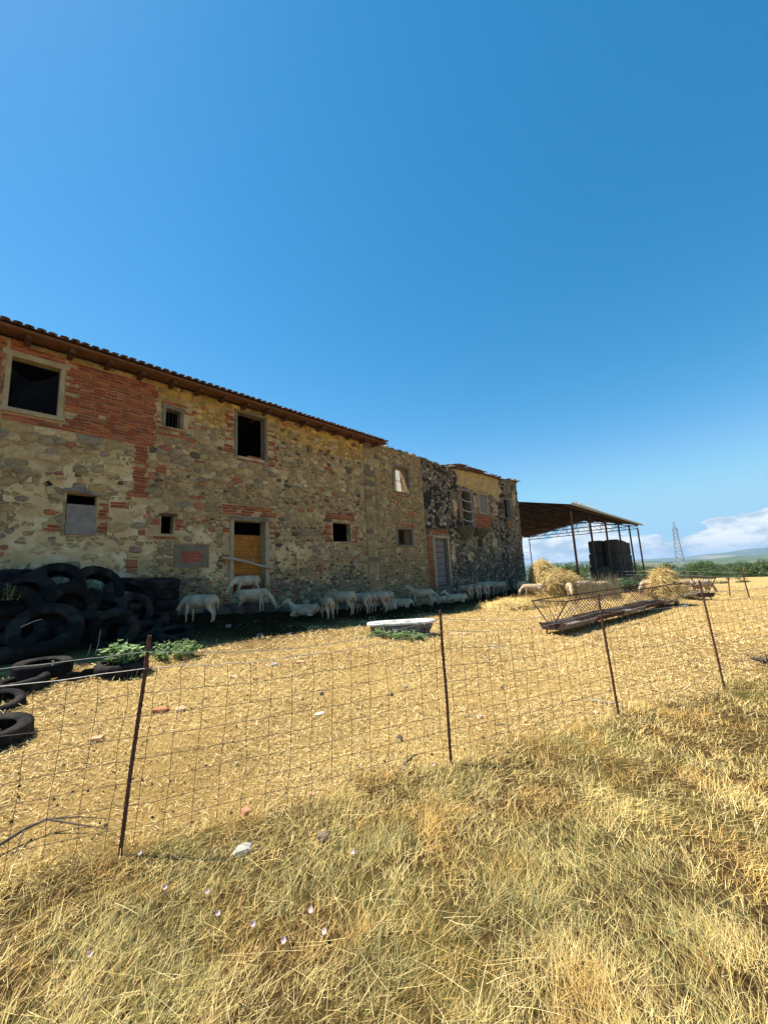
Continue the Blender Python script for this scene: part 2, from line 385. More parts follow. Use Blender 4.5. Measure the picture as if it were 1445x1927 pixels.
def stone_geo(poly, gap, prom, rnd):
    cx = sum(p[0] for p in poly)/len(poly); cz = sum(p[1] for p in poly)/len(poly)
    q = []
    for x, z in poly:
        dx, dz = x-cx, z-cz; L = hypot(dx, dz) or 1e-6; k = max(.15, (L-gap*1.25)/L); q.append((cx+dx*k, cz+dz*k))
    r = []; n = len(q)
    for i in range(n):
        a, b = q[i], q[(i+1) % n]
        ck = rnd.uniform(.07, .20); r.append((a[0]*(1-ck)+b[0]*ck, a[1]*(1-ck)+b[1]*ck)); ck = rnd.uniform(.07, .20); r.append((a[0]*ck+b[0]*(1-ck), a[1]*ck+b[1]*(1-ck)))
    xs = [p[0] for p in r]; zs = [p[1] for p in r]
    if max(xs)-min(xs) < .03 or max(zs)-min(zs) < .025: return None
    n = len(r); vs = [(x, .03, z) for x, z in r]
    j = lambda s_: rnd.uniform(-s_, s_)
    vs += [(x+j(.004), -prom*.5+j(.004), z+j(.004)) for x, z in r]
    vs += [(cx+(x-cx)*.8+j(.007), -prom+j(.011), cz+(z-cz)*.78+j(.007)) for x, z in r]
    vs.append((cx, -prom*1.12, cz))
    fs = []
    for k in (0, n):
        for i in range(n): fs.append((k+i, k+(i+1) % n, k+n+(i+1) % n, k+n+i))
    for i in range(n): fs.append((2*n+i, 2*n+(i+1) % n, 3*n))
    return vs, fs, (max(xs)-min(xs))*(max(zs)-min(zs)), cx, cz
def wall_panel(root, off, s0, s1, z0, topf, holes, mats, thick=.45, step=.45, name='wall'):
    """rendered core of the wall with real openings and reveals"""
    ss = sorted(set([s0, s1] + [h[0] for h in holes] + [h[1] for h in holes] + list(np.arange(s0+step, s1-.1, step))))
    zt_min = min(topf(s) for s in ss) - .02
    zz = sorted(set([z0] + [h[2] for h in holes] + [h[3] for h in holes] + [zt_min]))
    b = MB()
    for i in range(len(ss)-1):
        a, c = ss[i], ss[i+1]; mid = (a+c)/2
        if c-a < 1e-6: continue
        for k in range(len(zz)):
            lo = zz[k]; hi = zz[k+1] if k+1 < len(zz) else None
            zm = (lo+hi)/2 if hi else lo+.01
            if any(h[0] < mid < h[1] and h[2] < zm < h[3] for h in holes): continue
            h1, h2 = (hi, hi) if hi else (topf(a), topf(c))
            b.add([(a-off, 0, lo), (c-off, 0, lo), (c-off, 0, h2), (a-off, 0, h1)], [(0, 1, 2, 3)])
            b.add([(a-off, thick, lo), (c-off, thick, lo), (c-off, thick, h2), (a-off, thick, h1)], [(3, 2, 1, 0)])
        b.add([(a-off, 0, topf(a)), (c-off, 0, topf(c)), (c-off, thick, topf(c)), (a-off, thick, topf(a))], [(0, 1, 2, 3)])
    for a, c, lo, hi in holes:
        a, c = a-off, c-off
        b.add([(a, 0, lo), (a, thick, lo), (a, thick, hi), (a, 0, hi)], [(0, 1, 2, 3)])
        b.add([(c, 0, lo), (c, thick, lo), (c, thick, hi), (c, 0, hi)], [(3, 2, 1, 0)])
        b.add([(a, 0, lo), (c, 0, lo), (c, thick, lo), (a, thick, lo)], [(0, 1, 2, 3)])
        b.add([(a, 0, hi), (c, 0, hi), (c, thick, hi), (a, thick, hi)], [(3, 2, 1, 0)])
    for a, fl in ((s0-off, 1), (s1-off, 0)):
        q = [(a, 0, z0), (a, thick, z0), (a, thick, topf(a+off)), (a, 0, topf(a+off))]
        b.add(q, [(0, 1, 2, 3)] if not fl else [(3, 2, 1, 0)])
    return b.build(name, mats, root)
def masonry(root, wall, off, s0, s1, z0, topf, holes, bricks, colour, seed, rowh, gap, prom, drop, keep=300, ky=1.55, view0=0.2):
    """rubble stones and brickwork set in the wall; each of the largest is a part of its own"""
    rnd = random.Random(seed); seeds = []
    for ra, rb, rows_ in rowh:
        z = z0
        while z < 7.7:
            h = rnd.choice(rows_)*rnd.uniform(.8, 1.2); s = ra + rnd.uniform(0, .2)
            while s < rb:
                w = h*rnd.uniform(.9, 2.6)
                seeds.append((s + w/2 + rnd.uniform(-.02, .02), z + h/2 + rnd.uniform(-.28, .28)*h + .05*sin(s*1.3+z), min(w, h*1.5)*rnd.uniform(.25, .62)))
                s += w
            z += h
    blocks = holes + [(a, b, c, d) for a, b, c, d, *_ in bricks]
    seeds = [q for q in seeds if q[1] < topf(q[0])+.05 and not any(a < q[0] < b and c < q[1] < d for a, b, c, d in blocks)]
    items = []
    for q, poly in zip(seeds, cells(seeds, ky, blocks, topf)):
        if poly is None or rnd.random() < drop(q[0], q[1]): continue
        poly = [(min(s1-.004, max(s0+.004, px)), pz) for px, pz in poly]
        g = stone_geo(poly, gap*rnd.uniform(.6, 1.7), rnd.uniform(*prom), rnd)
        if g: items.append((g, colour(q[0], q[1], rnd)))
    def rank(it):
        p = W(it[0][3], 0, it[0][4]); return -it[0][2]/((p - Vector((0, 0, H))).length_squared) * (1 if it[0][3] > view0 else .001)
    items.sort(key=rank)
    for (vs, fs, ar, cx, cz), t in items[:keep]:
        MB().add([(x-cx, y, z_-cz) for x, y, z_ in vs], fs, t).build('stone', m_stone, wall, (cx-off, 0, cz))
    mb = MB()
    for (vs, fs, ar, cx, cz), t in items[keep:]: mb.add([(x-off, y, z_) for x, y, z_ in vs], fs, t)
    if mb.v: tag(mb.build('stone_rubble', m_stone, wall), kind='stuff')
    # bricks
    var = []
    for k in range(14):
        c = rnd.choice([(.38, .098, .036), (.32, .080, .031), (.43, .122, .045), (.27, .068, .031), (.38, .122, .056), (.22, .064, .037)])
        c = tuple(v*rnd.uniform(.85, 1.12) for v in c)
        b = MB(); jj = .006
        q = [(x*.5, y, z_*.5) for z_ in (-1, 1) for x, y in ((-1, 0), (1, 0), (1, .06), (-1, .06))]
        q = [(x*(1-abs(rnd.uniform(0, .04))), y - (rnd.uniform(0, .012) if y == 0 else 0), z_*(1-rnd.uniform(0, .12))) for x, y, z_ in q]
        b.add(q, [(3, 2, 1, 0), (4, 5, 6, 7), (0, 1, 5, 4), (1, 2, 6, 5), (2, 3, 7, 6), (3, 0, 4, 7)], c); var.append(b)
    meshes = [b.mesh('brick', m_brick) for b in var]
    lay = []
    for a, b, c, d, *opt in bricks:
        ragged = opt[0] if opt else .0; dens = opt[1] if len(opt) > 1 else .97; zc = c + .035
        while zc < d:
            s = a + rnd.uniform(-ragged, .05) - (.1 if rnd.random() < .5 else 0)*ragged*4
            end = b + rnd.uniform(-.05, ragged)
            while s < end-.04:
                L = rnd.choice([.29, .29, .27, .15, .24]); L = min(L, end-s)
                if L > .05 and rnd.random() < dens and zc+.03 < topf(s) and not any(h[0]-.0 < s+L and s < h[1]+.0 and h[2] < zc+.03 and zc-.03 < h[3] for h in holes):
                    lay.append((s+L/2, zc + rnd.uniform(-.003, .003) + .006*sin(s*2.1), L-.015, rnd.uniform(.054, .063)))
                s += L
            zc += .078
    lay.sort(key=lambda t: (W(t[0], 0, t[1]) - Vector((0, 0, H))).length_squared + (1000 if t[0] < view0 else 0))
    for s, z_, L, h in lay[:300]:
        k = rnd.randrange(len(meshes))
        link('brick', meshes[k], wall, (s-off, -.018 + rnd.uniform(-.008, .008), z_), None, (L, 1, h))
    mb = MB()
    for s, z_, L, h in lay[300:]:
        b = rnd.choice(var); o = -.018 + rnd.uniform(-.008, .008)
        mb.add([(x*L+s-off, y+o, z0_*h+z_) for x, y, z0_ in b.v], b.f, b.t[0])
    if mb.v: tag(mb.build('brickwork', m_brick, wall), kind='stuff')
def opening_trim(root, off, a, b, lo, hi, w=.09, mat=None, proud=.03, lint=.12, sill=True, sides=True, nm='window_frame', deep=.16, ext=.08):
    """frame of one opening: jambs, lintel and sill as separate pieces under one part"""
    mat = mat or m_trim
    g = MB().box(a-w-off, a+.012-off, -proud, deep, lo, hi, j=.003).build(nm, mat, root)
    MB().box(b-.012-off, b+w-off, -proud-.004, deep, lo, hi, j=.003).build('jamb', mat, g)
    q = MB(); n = 7; xs = np.linspace(a-w-ext-off, b+w+ext-off, n)
    vs = []
    for i, x in enumerate(xs):
        t = random.uniform(-.012, .012); u = random.uniform(-.014, .014)
        vs += [(x, -proud-.012+random.uniform(-.005, .005), hi-.016+u*.5), (x, deep, hi-.016), (x, deep, hi+lint+t), (x, -proud-.012+random.uniform(-.005, .005), hi+lint+t)]
    fs = [(4*i+k, 4*i+(k+1) % 4, 4*i+4+(k+1) % 4, 4*i+4+k) for i in range(n-1) for k in range(4)] + [(3, 2, 1, 0), (4*n-4, 4*n-3, 4*n-2, 4*n-1)]
    q.add(vs, [f[::-1] for f in fs]).build('lintel', mat, g)
    if sill: MB().box(a-w-ext*.7-off, b+w+ext*.7-off, -proud-.03, deep, lo-lint*.8, lo+.014, j=.006).build('sill', mat, g)
    return g
def shell(root, off, s0, s1, z0, z1, depth, mat, inner, roofed=True, floors=()):
    """end walls, back wall and floors behind the facade"""
    t = .45
    for a, b in ((s0, s0+t), (s1-t, s1)):
        inn, out = ((b-.1, b), (a, b-.103)) if a == s0 else ((a, a+.1), (a+.103, b))
        MB().box(inn[0]-off, inn[1]-off, t+.003, depth-t-.003, z0, z1).build('added_dark_lining', inner, root)  # dark sheet added so the openings read black
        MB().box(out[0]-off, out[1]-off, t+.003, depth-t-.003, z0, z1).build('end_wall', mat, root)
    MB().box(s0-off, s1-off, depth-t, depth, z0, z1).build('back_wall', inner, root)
    for z in floors: MB().box(s0+t+.004-off, s1-t-.004-off, t+.004, depth-t-.004, z-.12, z).build('floor', inner, root)

def tile_mesh(r=.078, L=.46, c=(.33, .15, .08), flip=False, seg=6):
    b = MB(); n = seg+1; vs = []
    for y, rr in ((0, r), (L, r*.82)):
        for th in (0, .014):
            for i in range(n):
                an = pi*i/seg; rad = rr-th if not flip else rr-th
                z = sin(an)*rad*(.30); z = -z if flip else z
                vs.append((cos(an)*rad, y, z))
    fs = []
    for i in range(seg):
        fs += [(i, i+1, 2*n+i+1, 2*n+i), (n+i, 3*n+i, 3*n+i+1, n+i+1), (i, n+i, n+i+1, i+1), (2*n+i, 2*n+i+1, 3*n+i+1, 3*n+i)]
    fs += [(0, 2*n, 3*n, n), (seg, n+seg, 3*n+seg, 2*n+seg)]
    return b.add(vs, fs, c)
TILE_C = [(.30, .135, .075), (.24, .12, .075), (.34, .19, .11), (.20, .12, .085), (.28, .17, .11)]
def tiled_roof(root, off, s0, s1, y0, z0, pitch, rows, keep_from, loose=0., singles=1, seed=1):
    rnd = random.Random(seed); roof = None
    cover = [tile_mesh(c=c).mesh('roof_tile', m_tile) for c in TILE_C]
    cmb = [tile_mesh(c=c) for c in TILE_C]; pmb = [tile_mesh(c=c, flip=True) for c in TILE_C]
    pan = [p.mesh('pan_tile', m_tile) for p in pmb]
    mb = MB(); ct, st = cos(pitch), sin(pitch); host = None
    deck = MB().add([(s0-off, y0+.03, z0-.035), (s1-off, y0+.03, z0-.035), (s1-off, y0+rows*.36*ct+.2, z0-.035+rows*.36*st+.06), (s0-off, y0+rows*.36*ct+.2, z0-.035+rows*.36*st+.06)], [(0, 1, 2, 3)])
    n = len(deck.v); deck.add([(x, y, z-.03) for x, y, z in deck.v[:4]], [(3, 2, 1, 0), ]); deck.f += [(0, 4, 5, 1), (1, 5, 6, 2), (2, 6, 7, 3), (3, 7, 4, 0)]
    host = deck.build('roof', m_wood_red, root)
    s = s0+.1; i = 0
    while s < s1-.05:
        for r in range(rows):
            u = r*.36 + rnd.uniform(-.02, .02); jz = rnd.uniform(-.006, .006)
            for kind in (0, 1):
                if rnd.random() < loose: continue
                x = s + (.095 if kind else 0) + rnd.uniform(-.01, .01); k = rnd.randrange(5)
                zz = .022 if kind == 0 else .036
                loc = (x-off, y0 - (.05 if kind == 0 else .03) + u*ct - zz*st, z0 + u*st + zz*ct + jz + (0 if kind else .014))
                rot = (pitch-.03 + rnd.uniform(-.02, .02)*(1+loose*8), rnd.uniform(-.03, .03)*(1+loose*6), rnd.uniform(-.03, .03)*(1+loose*6))
                if r < singles and s > keep_from:
                    link('roof_tile', (cover if kind == 0 else pan)[k], host, loc, rot)
                else:
                    Rm = Matrix.Translation(loc) @ Matrix.Rotation(rot[2], 4, 'Z') @ Matrix.Rotation(rot[0], 4, 'X')
                    src = (cmb if kind == 0 else pmb)[k]
                    mb.add([tuple(Rm @ Vector(v)) for v in src.v], src.f, src.t[0])
        s += .19; i += 1
    if mb.v: tag(mb.build('roof_tiles', m_tile, host), kind='stuff')
    return host

def plaster_skin(wall, off, sr, zr_, mask, blocked, mat, step=.032, name='plaster'):
    """thin render still clinging to the wall wherever mask holds"""
    ns, nz_ = int((sr[1]-sr[0])/step), int((zr_[1]-zr_[0])/step); idx = {}; vs = []; fs = []
    def vid(i, k):
        if (i, k) not in idx:
            s, z = sr[0]+i*step, zr_[0]+k*step; idx[(i, k)] = len(vs)
            vs.append((s + .008*mnoise.noise((s*31, z*31, 1)) - off, -.017 - .012*mnoise.noise((s*2.2, z*2.2, 4)) - .004*mnoise.noise((s*12, z*12, 4)), z + .008*mnoise.noise((s*31, z*31, 7))))
        return idx[(i, k)]
    for i in range(ns):
        for k in range(nz_):
            s, z = sr[0]+(i+.5)*step, zr_[0]+(k+.5)*step
            if any(a-.02 < s < b+.02 and c-.02 < z < d+.02 for a, b, c, d in blocked) or not mask(s, z): continue
            fs.append((vid(i, k), vid(i+1, k), vid(i+1, k+1), vid(i, k+1)))
    if fs: tag(MB().add(vs, fs).build(name, mat, wall, smooth=True), kind='stuff')

# ------------------------------------------------------------------ the stone barn (left, roofed)
def stone_colour(s, z, r):
    u = r.random()
    if z < 1.7 + .3*sin(s*2) and r.random() < .72:
        c = r.choice([(.13, .12, .10), (.18, .155, .115), (.25, .21, .15), (.085, .078, .07)])
    elif u < .36: c = (.34, .265, .15)
    elif u < .58: c = (.40, .325, .20)
    elif u < .72: c = (.27, .23, .155)
    elif u < .81: c = (.22, .20, .16)
    elif u < .86: c = (.11, .09, .07)
    elif u < .905: c = (.33, .14, .085)
    elif u < .965: c = (.50, .42, .28)
    else: c = (.30, .22, .18)
    k = r.uniform(.82, 1.15); return (c[0]*k*1.08, c[1]*k*.94, c[2]*k*.76)
def barn():
    off = 5.0; top = lambda s: 7.06
    root = empty('stone_barn', W(off, 0, 0), RZ, 'long two-storey rubble stone barn with red brick patch and tiled eaves', 'barn')
    H1 = dict(win1=(.60, 1.44, 5.50, 6.68), swin=(3.66, 4.06, 5.87, 6.38), win2=(5.70, 6.66, 5.45, 6.86), low=(1.71, 2.27, 2.86, 3.80),
              slot=(3.66, 3.96, 2.96, 3.43), door=(5.61, 6.67, 1.18, 3.46), win3=(9.42, 10.31, 2.92, 3.62))
    holes = list(H1.values())
    s0, s1 = -7.0, 11.16
    wall = wall_panel(root, off, s0, s1, -.5, top, holes, m_mortar, thick=.24)
    ko = [(.52, 1.52, 5.40, 6.80), (3.57, 4.15, 5.83, 6.48), (5.61, 6.75, 5.38, 6.93), (1.66, 2.30, 2.84, 3.88), (3.64, 3.98, 2.94, 3.50),
          (5.50, 6.80, 1.0, 3.58), (9.40, 10.33, 2.90, 3.72), (3.98, 4.90, 2.07, 2.70)]
    bricks = [(-3.5, .52, 5.22, 6.98, .0), (1.52, 3.45, 5.22, 6.96, .03), (.52, 1.52, 5.22, 5.39), (.52, 1.52, 6.81, 6.98, .0), (2.99, 3.31, 3.85, 5.22, .05),
              (3.45, 3.56, 5.75, 6.5, .05), (4.16, 4.42, 5.78, 6.5, .08), (3.50, 4.20, 5.60, 5.80, .05, .7), (3.6, 4.2, 6.50, 6.60, .04),
              (5.34, 5.60, 5.50, 6.88, .06, .85), (6.77, 7.05, 5.28, 6.86, .06, .85), (5.7, 6.65, 5.30, 5.37, .0),
              (2.31, 2.50, 2.86, 3.72, .04, .8), (1.40, 1.65, 2.92, 3.08, .05), (3.42, 3.63, 2.95, 3.50, .05, .8), (3.99, 4.18, 3.05, 3.52, .05, .85), (3.46, 4.08, 2.82, 2.93, .05),
              (5.28, 7.02, 3.60, 3.92, .10, .8), (5.30, 5.49, 1.9, 3.40, .06, .45), (6.82, 7.0, 1.9, 3.2, .06, .35), (5.28, 5.49, 1.02, 1.52, .04),
              (6.82, 7.0, 1.02, 1.40, .03), (9.08, 9.39, 2.90, 3.62, .05), (10.34, 10.62, 2.90, 3.60, .05), (9.16, 10.55, 3.73, 3.94, .06),
              (2.93, 3.20, 2.0, 2.34, .03), (2.55, 2.9, 3.55, 3.68, .1), (3.05, 3.5, 1.72, 1.86, .06), (7.6, 7.8, 2.0, 2.5, .04, .6), (8.6, 8.9, 1.85, 2.1, .05), (4.4, 4.7, 5.0, 5.1, .06), (3.5, 3.75, 4.55, 4.75, .06)]
    pl = [(2.62, 4.55, .85, .42), (2.75, 3.35, .75, .75), (1.5, 2.45, 1.9, .55), (3.2, 2.75, .55, .55), (1.95, 4.12, .75, .38), (1.15, 3.35, .5, .7), (4.55, 2.9, .5, .4), (2.7, 1.75, .9, .4), (5.0, 2.2, .35, .6), (7.6, 2.45, .8, .5)]
    def drop(s, z):
        for a, b, ra, rb in pl:
            if ((s-a)/ra)**2 + ((z-b)/rb)**2 < 1 + .5*mnoise.noise((s*3, z*3, 2)): return .36
        return .04 if s < 7 else .10
    def col(s, z, r):
        c = stone_colour(s, z, r)
        if z > 6.2 and s > 3.4: c = (c[0]*1.15+.03, c[1]*1.05+.012, c[2]*.62)     # ochre wash left under the eaves
        return c
    masonry(root, wall, off, -3.2, s1, .45, top, ko, bricks, col, 5, [(-3.2, 3.4, [.08, .11, .14, .18, .22, .10]), (3.4, s1, [.06, .08, .10, .13, .16, .07])], .007, (.006, .040), drop)
    # plaster left on the wall: thin ragged skins
    plaster_skin(wall, off, (-3, s1-.03), (.4, 2.2), lambda s, z: mnoise.noise((s*1.3, z*2.2, 9)) + .5*mnoise.noise((s*4.5, z*6, 4)) + .25*mnoise.noise((s*15, z*15, 4)) > -.10 + .9*max(0, z-1.25), ko + [(a, b, c, d) for a, b, c, d, *_ in bricks], m_brown_mortar, .05, 'base_skin')  # ragged brown skin, sparser higher up the wall
    plaster_skin(wall, off, (-3, 9), (.9, 5.3), lambda s, z: max(1 - ((s-a)/ra)**2 - ((z-b)/rb)**2 for a, b, ra, rb in pl) + .8*mnoise.noise((s*3.1, z*3.1, 2)) + .6*mnoise.noise((s*9, z*9, 5)) + .35*mnoise.noise((s*21, z*21, 5)) > .28, ko + [(a, b, c, d) for a, b, c, d, *_ in bricks], m_plaster)
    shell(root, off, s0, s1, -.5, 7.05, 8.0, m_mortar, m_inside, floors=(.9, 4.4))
    # windows and door
    f = opening_trim(root, off, *H1['win1'], w=.075, lint=.11, ext=.07)
    n = 14; net = MB(); vs = []
    for j in range(9):
        for i in range(n):
            u, v = i/(n-1), j/8; sag = .30*(1-abs(2*u-.9)**1.6)*(1-v)
            vs.append((.61+.82*u-off, .22+.05*sin(u*9+v*3)+.03*sin(v*7+u*4), 5.52 + (1.08-sag)*(1-v)))
    net.add(vs, [(j*n+i, j*n+i+1, (j+1)*n+i+1, (j+1)*n+i) for j in range(8) for i in range(n-1)]).build('netting', m_net, f, smooth=True)
    f = opening_trim(root, off, *H1['swin'], w=.07, lint=.085, mat=m_grey_trim, sill=False, ext=.03)
    for i in range(4): MB().bar((3.72+i*.09-off, .13, 5.88), (3.72+i*.09-off, .13, 6.37), .007).build('window_bar', m_wire, f)
    f = opening_trim(root, off, *H1['win2'], w=.075, lint=.06, mat=m_grey_trim, sill=False, ext=0)
    for i in range(3): MB().box(6.1+i*.17-off, 6.24+i*.17-off, .05, .15, 5.463, 5.53, tint=(.33, .10, .055), j=.006).build('brick', m_brick, f)
    g = MB().tube([(1.64-off, -.02, 3.85), (1.8-off, -.03, 3.87), (2.05-off, -.03, 3.84), (2.32-off, -.02, 3.80)], [.03, .05, .05, .03], 6).build('window_lintel', m_wood_grey, root)
    for i in range(3): MB().box(1.715-off+.004*i, 2.272-off-.004*i, -.035+.012*i, .05, 2.862+i*.232, 3.088+i*.232, j=.004).build('window_board', m_block, root)
    MB().box(3.60-off, 4.04-off, -.025, .2, 3.425, 3.49, j=.006).build('window_lintel', m_wood_dark, root)
    # bricked-up niche in a cement surround
    nf = MB()
    for a, b, c, d in ((3.99, 4.155, 2.08, 2.69), (4.735, 4.89, 2.08, 2.69), (4.155, 4.735, 2.52, 2.69), (4.155, 4.735, 2.08, 2.22)): nf.box(a-off, b-off, -.022, .02, c, d, j=.004)
    nf = nf.build('niche_surround', m_cement, root)
    for r_ in range(3):
        x = 4.16 - (.12 if r_ == 1 else 0)
        while x < 4.73:
            a, b = max(4.16, x), min(4.73, x+.27)
            if b-a > .04: MB().box(a+.006-off, b-.006-off, -.012, .05, 2.225+r_*.098, 2.312+r_*.098, tint=(.33, .085, .05), j=.004).build('brick', m_brick, nf)
            x += .28
    # doorway
    d_ = opening_trim(root, off, 5.61, 6.67, 1.50, 3.46, w=.105, lint=.11, sill=False, nm='door_frame', ext=.02, deep=.3)
    MB().box(5.50-off, 6.80-off, -.05, .2, 3.462, 3.57, j=.012).build('door_lintel', m_grey_trim, d_)
    door = empty('door', (5.62-off, .27, 1.5)); door.parent = root
    zs = 1.52
    for i in range(9):
        h = random.uniform(.155, .18)
        MB().box(0, 1.04, 0, .035, zs-1.5+.004, zs-1.5+h-.004, j=.002).build('plank', m_wood_ochre, door); zs += h
    MB().box(.12, .36, -.012, -.001, .60, .62).build('hinge', m_rust, door)
    MB().box(.12, .36, -.012, -.001, .70, .72).build('hinge', m_rust, door)
    for i in range(4):
        for r_ in range(4):
            MB().box(5.62+i*.262-off, 5.875+i*.262-off, .18+.005*i, .32, 1.19+r_*.078, 1.258+r_*.078, tint=(.26, .075, .05), j=.005).build('brick', m_brick, d_)
    # wooden eaves
    ev = empty('eaves', (0, 0, 7.0)); ev.parent = root
    x = -6.4; k = 0
    while x < 11.9:
        MB().box(x-off-.05, x-off+.05, -.44, .8, -.055+random.uniform(-.012, .012), .042, j=.006).build('rafter', m_wood_dark, ev); x += .72 + random.uniform(-.04, .04)
    for i in range(3):
        xs = list(np.arange(-6.9, 12.05, 2.3)) + [12.1]
        for q in range(len(xs)-1):
            MB().box(xs[q]-off+.004, xs[q+1]-off-.004, -.50+i*.17+.004, -.335+i*.17, .046+i*.03, .064+i*.03, j=.003).build('eaves_board', m_wood_red, ev)
    MB().box(-6.9-off, 12.1-off, -.525, -.503, .055, .105, j=.003).build('fascia', m_wood_red, ev)
    tiled_roof(root, off, -6.9, 12.15, -.56, 7.125, radians(15), 14, -.4, singles=1, seed=3)
    MB().add([(-6.9-off, 4.4, 8.50), (12.1-off, 4.4, 8.50), (12.1-off, 8.3, 7.2), (-6.9-off, 8.3, 7.2)], [(0, 1, 2, 3)], (.28, .14, .08)).build('roof_slope', m_tile, root)
    MB().box(s0+.5-off, s1-.5-off, .26, 7.5, 7.068, 7.09).build('added_ceiling', m_inside, root)  # unseen ceiling added to keep the upper windows black
    # dark plug for the shade in an old beam socket
    MB().tube([(1.37-off, -.012, 3.98), (1.37-off, .05, 3.98)], [.085, .03], 9).build('beam_socket_shade', m_hole, wall)
    MB().tube([(5.15-off, -.03, 1.93), (5.5-off, -.10, 1.92), (6.1-off, -.12, 1.78), (6.6-off, -.11, 1.66), (7.1-off, -.05, 1.60)], [.045, .04, .036, .033, .022], 7)
    return root, off
barn_root, BO = barn()
br = MB().tube([(5.25, -.08, 2.34), (5.55, -.13, 2.30), (6.0, -.15, 2.20), (6.35, -.14, 2.10), (6.7, -.12, 2.04), (7.02, -.05, 1.98)], [.045, .04, .034, .036, .032, .018], 7)
br.tube([(6.18, -.15, 2.16), (6.12, -.16, 2.36), (5.98, -.17, 2.62)], [.012, .01, .004], 5)
b_ = br.build('branch', m_pale_wood, None, W(0, 0, 0), (0, 0, RZ)); tag(b_, 'crooked bare branch barring the yellow doorway of the barn', 'branch')

# ------------------------------------------------------------------ roofless middle house
def ruin():
    off = 13.0; s0, s1 = 11.165, 15.12
    top = lambda s: 7.20 - .02*(s-11) + .07*mnoise.noise((s*3.1, 1.7, 0))
    root = empty('ruined_house', W(off, 0, 0), RZ, 'narrow roofless ochre stone house with ragged wall top between barn and dark house', 'house')
    w4, w5 = (13.05, 14.06, 5.23, 6.40), (13.06, 14.05, 2.86, 3.57)
    vents = [(12.66, 12.80, 4.68, 4.80), (12.86, 12.98, 4.67, 4.79)]
    wall = wall_panel(root, off, s0, s1, -.5, top, [w4, w5]+vents, m_mortar2)
    ko = [(12.94, 14.17, 5.12, 6.50), (12.95, 14.16, 2.78, 3.66)]
    bricks = [(12.50, 13.22, 4.62, 4.84, .04), (13.82, 14.36, 4.20, 4.40, .04), (12.80, 14.36, 3.67, 3.86, .05, .85), (13.3, 13.8, 6.58, 6.74, .1, .6), (13.0, 14.0, 5.03, 5.11, .05)]
    def col(s, z, r):
        u = r.random()
        c = (.31, .22, .10) if u < .5 else (.24, .18, .09) if u < .72 else (.37, .27, .13) if u < .86 else (.15, .115, .075) if u < .95 else (.34, .19, .12)
        if z < 2.4: c = tuple(v*.8 for v in c)
        k = r.uniform(.85, 1.12); return tuple(v*k for v in c)
    masonry(root, wall, off, s0+.60, s1, .3, top, ko+vents, bricks, col, 21, [(s0+.62, s1, [.08, .10, .13, .16, .09])], .013, (.008, .035), lambda s, z: .06)
    # big dressed corner stones down the joint with the barn
    z = .2; i = 0
    while z < 6.95:
        h = random.uniform(.16, .30); L = random.uniform(.56, .62) if i % 2 else random.uniform(.34, .5)
        c = random.choice([(.30, .21, .10), (.22, .16, .085), (.36, .26, .13), (.17, .13, .08), (.27, .19, .09)])
        MB().box(s0-off+.01, s0+L-off, -.03+random.uniform(-.012, .012), .05, z, min(z+h-.020, 7.0), tint=c, j=.013).build('quoin', m_stone, wall); z += h; i += 1
    t = .3; dpt = 7.0
    MB().box(s0-off+.01, s0+t-off, .453, dpt, -.5, 6.6).build('end_wall', m_white_plaster, root)
    MB().box(s1-t-off, s1-off-.01, .453, dpt, -.5, 7.0).build('end_wall', m_white_plaster, root)
    MB().box(s0-off, s1-off, dpt+.003, dpt+.45, -.5, 6.0).build('back_wall', m_white_plaster, root)
    MB().box(s0+t-off+.004, s1-t-off-.004, .454, dpt-.004, 4.45, 4.6).build('floor', m_inside, root)  # unseen floor added to keep the lower window dark
    f = opening_trim(root, off, *w4, w=.10, lint=.10, mat=m_grey_trim, ext=.0)
    # what is left of the casement: bent, glassless
    for a, b, r in (((13.30, .12, 5.25), (13.26, .12, 6.38), .022), ((13.72, .14, 5.25), (13.60, .12, 6.38), .020), ((13.27, .12, 5.80), (13.68, .13, 5.76), .016), ((13.98, .16, 5.26), (13.66, .13, 5.95), .022)):
        MB().bar((a[0]-off, a[1], a[2]), (b[0]-off, b[1], b[2]), r, 4).build('casement_bar', m_wood_dark, f)
    opening_trim(root, off, *w5, w=.09, lint=.09, mat=m_grey_trim, ext=.0)
    # loose stones and broken tiles along the crest
    rnd = random.Random(4); x = s0+.05
    while x < s1-.05:
        w = rnd.uniform(.10, .26); c = rnd.choice([(.38, .32, .2), (.22, .19, .13), (.10, .09, .07), (.50, .44, .32), (.32, .13, .08)]); k = rnd.uniform(.9, 1.2)
        q = MB().box(-w/2, w/2, -.10, .14, -.03, rnd.uniform(.03, .10), tint=tuple(v*k for v in c), j=.022)
        q.build('cap_stone', m_stone, wall, (x+w/2-off, .08, top(x+w/2)), (rnd.uniform(-.15, .15), rnd.uniform(-.2, .2), rnd.uniform(-.3, .3))); x += w*.95
    return root
ruin()

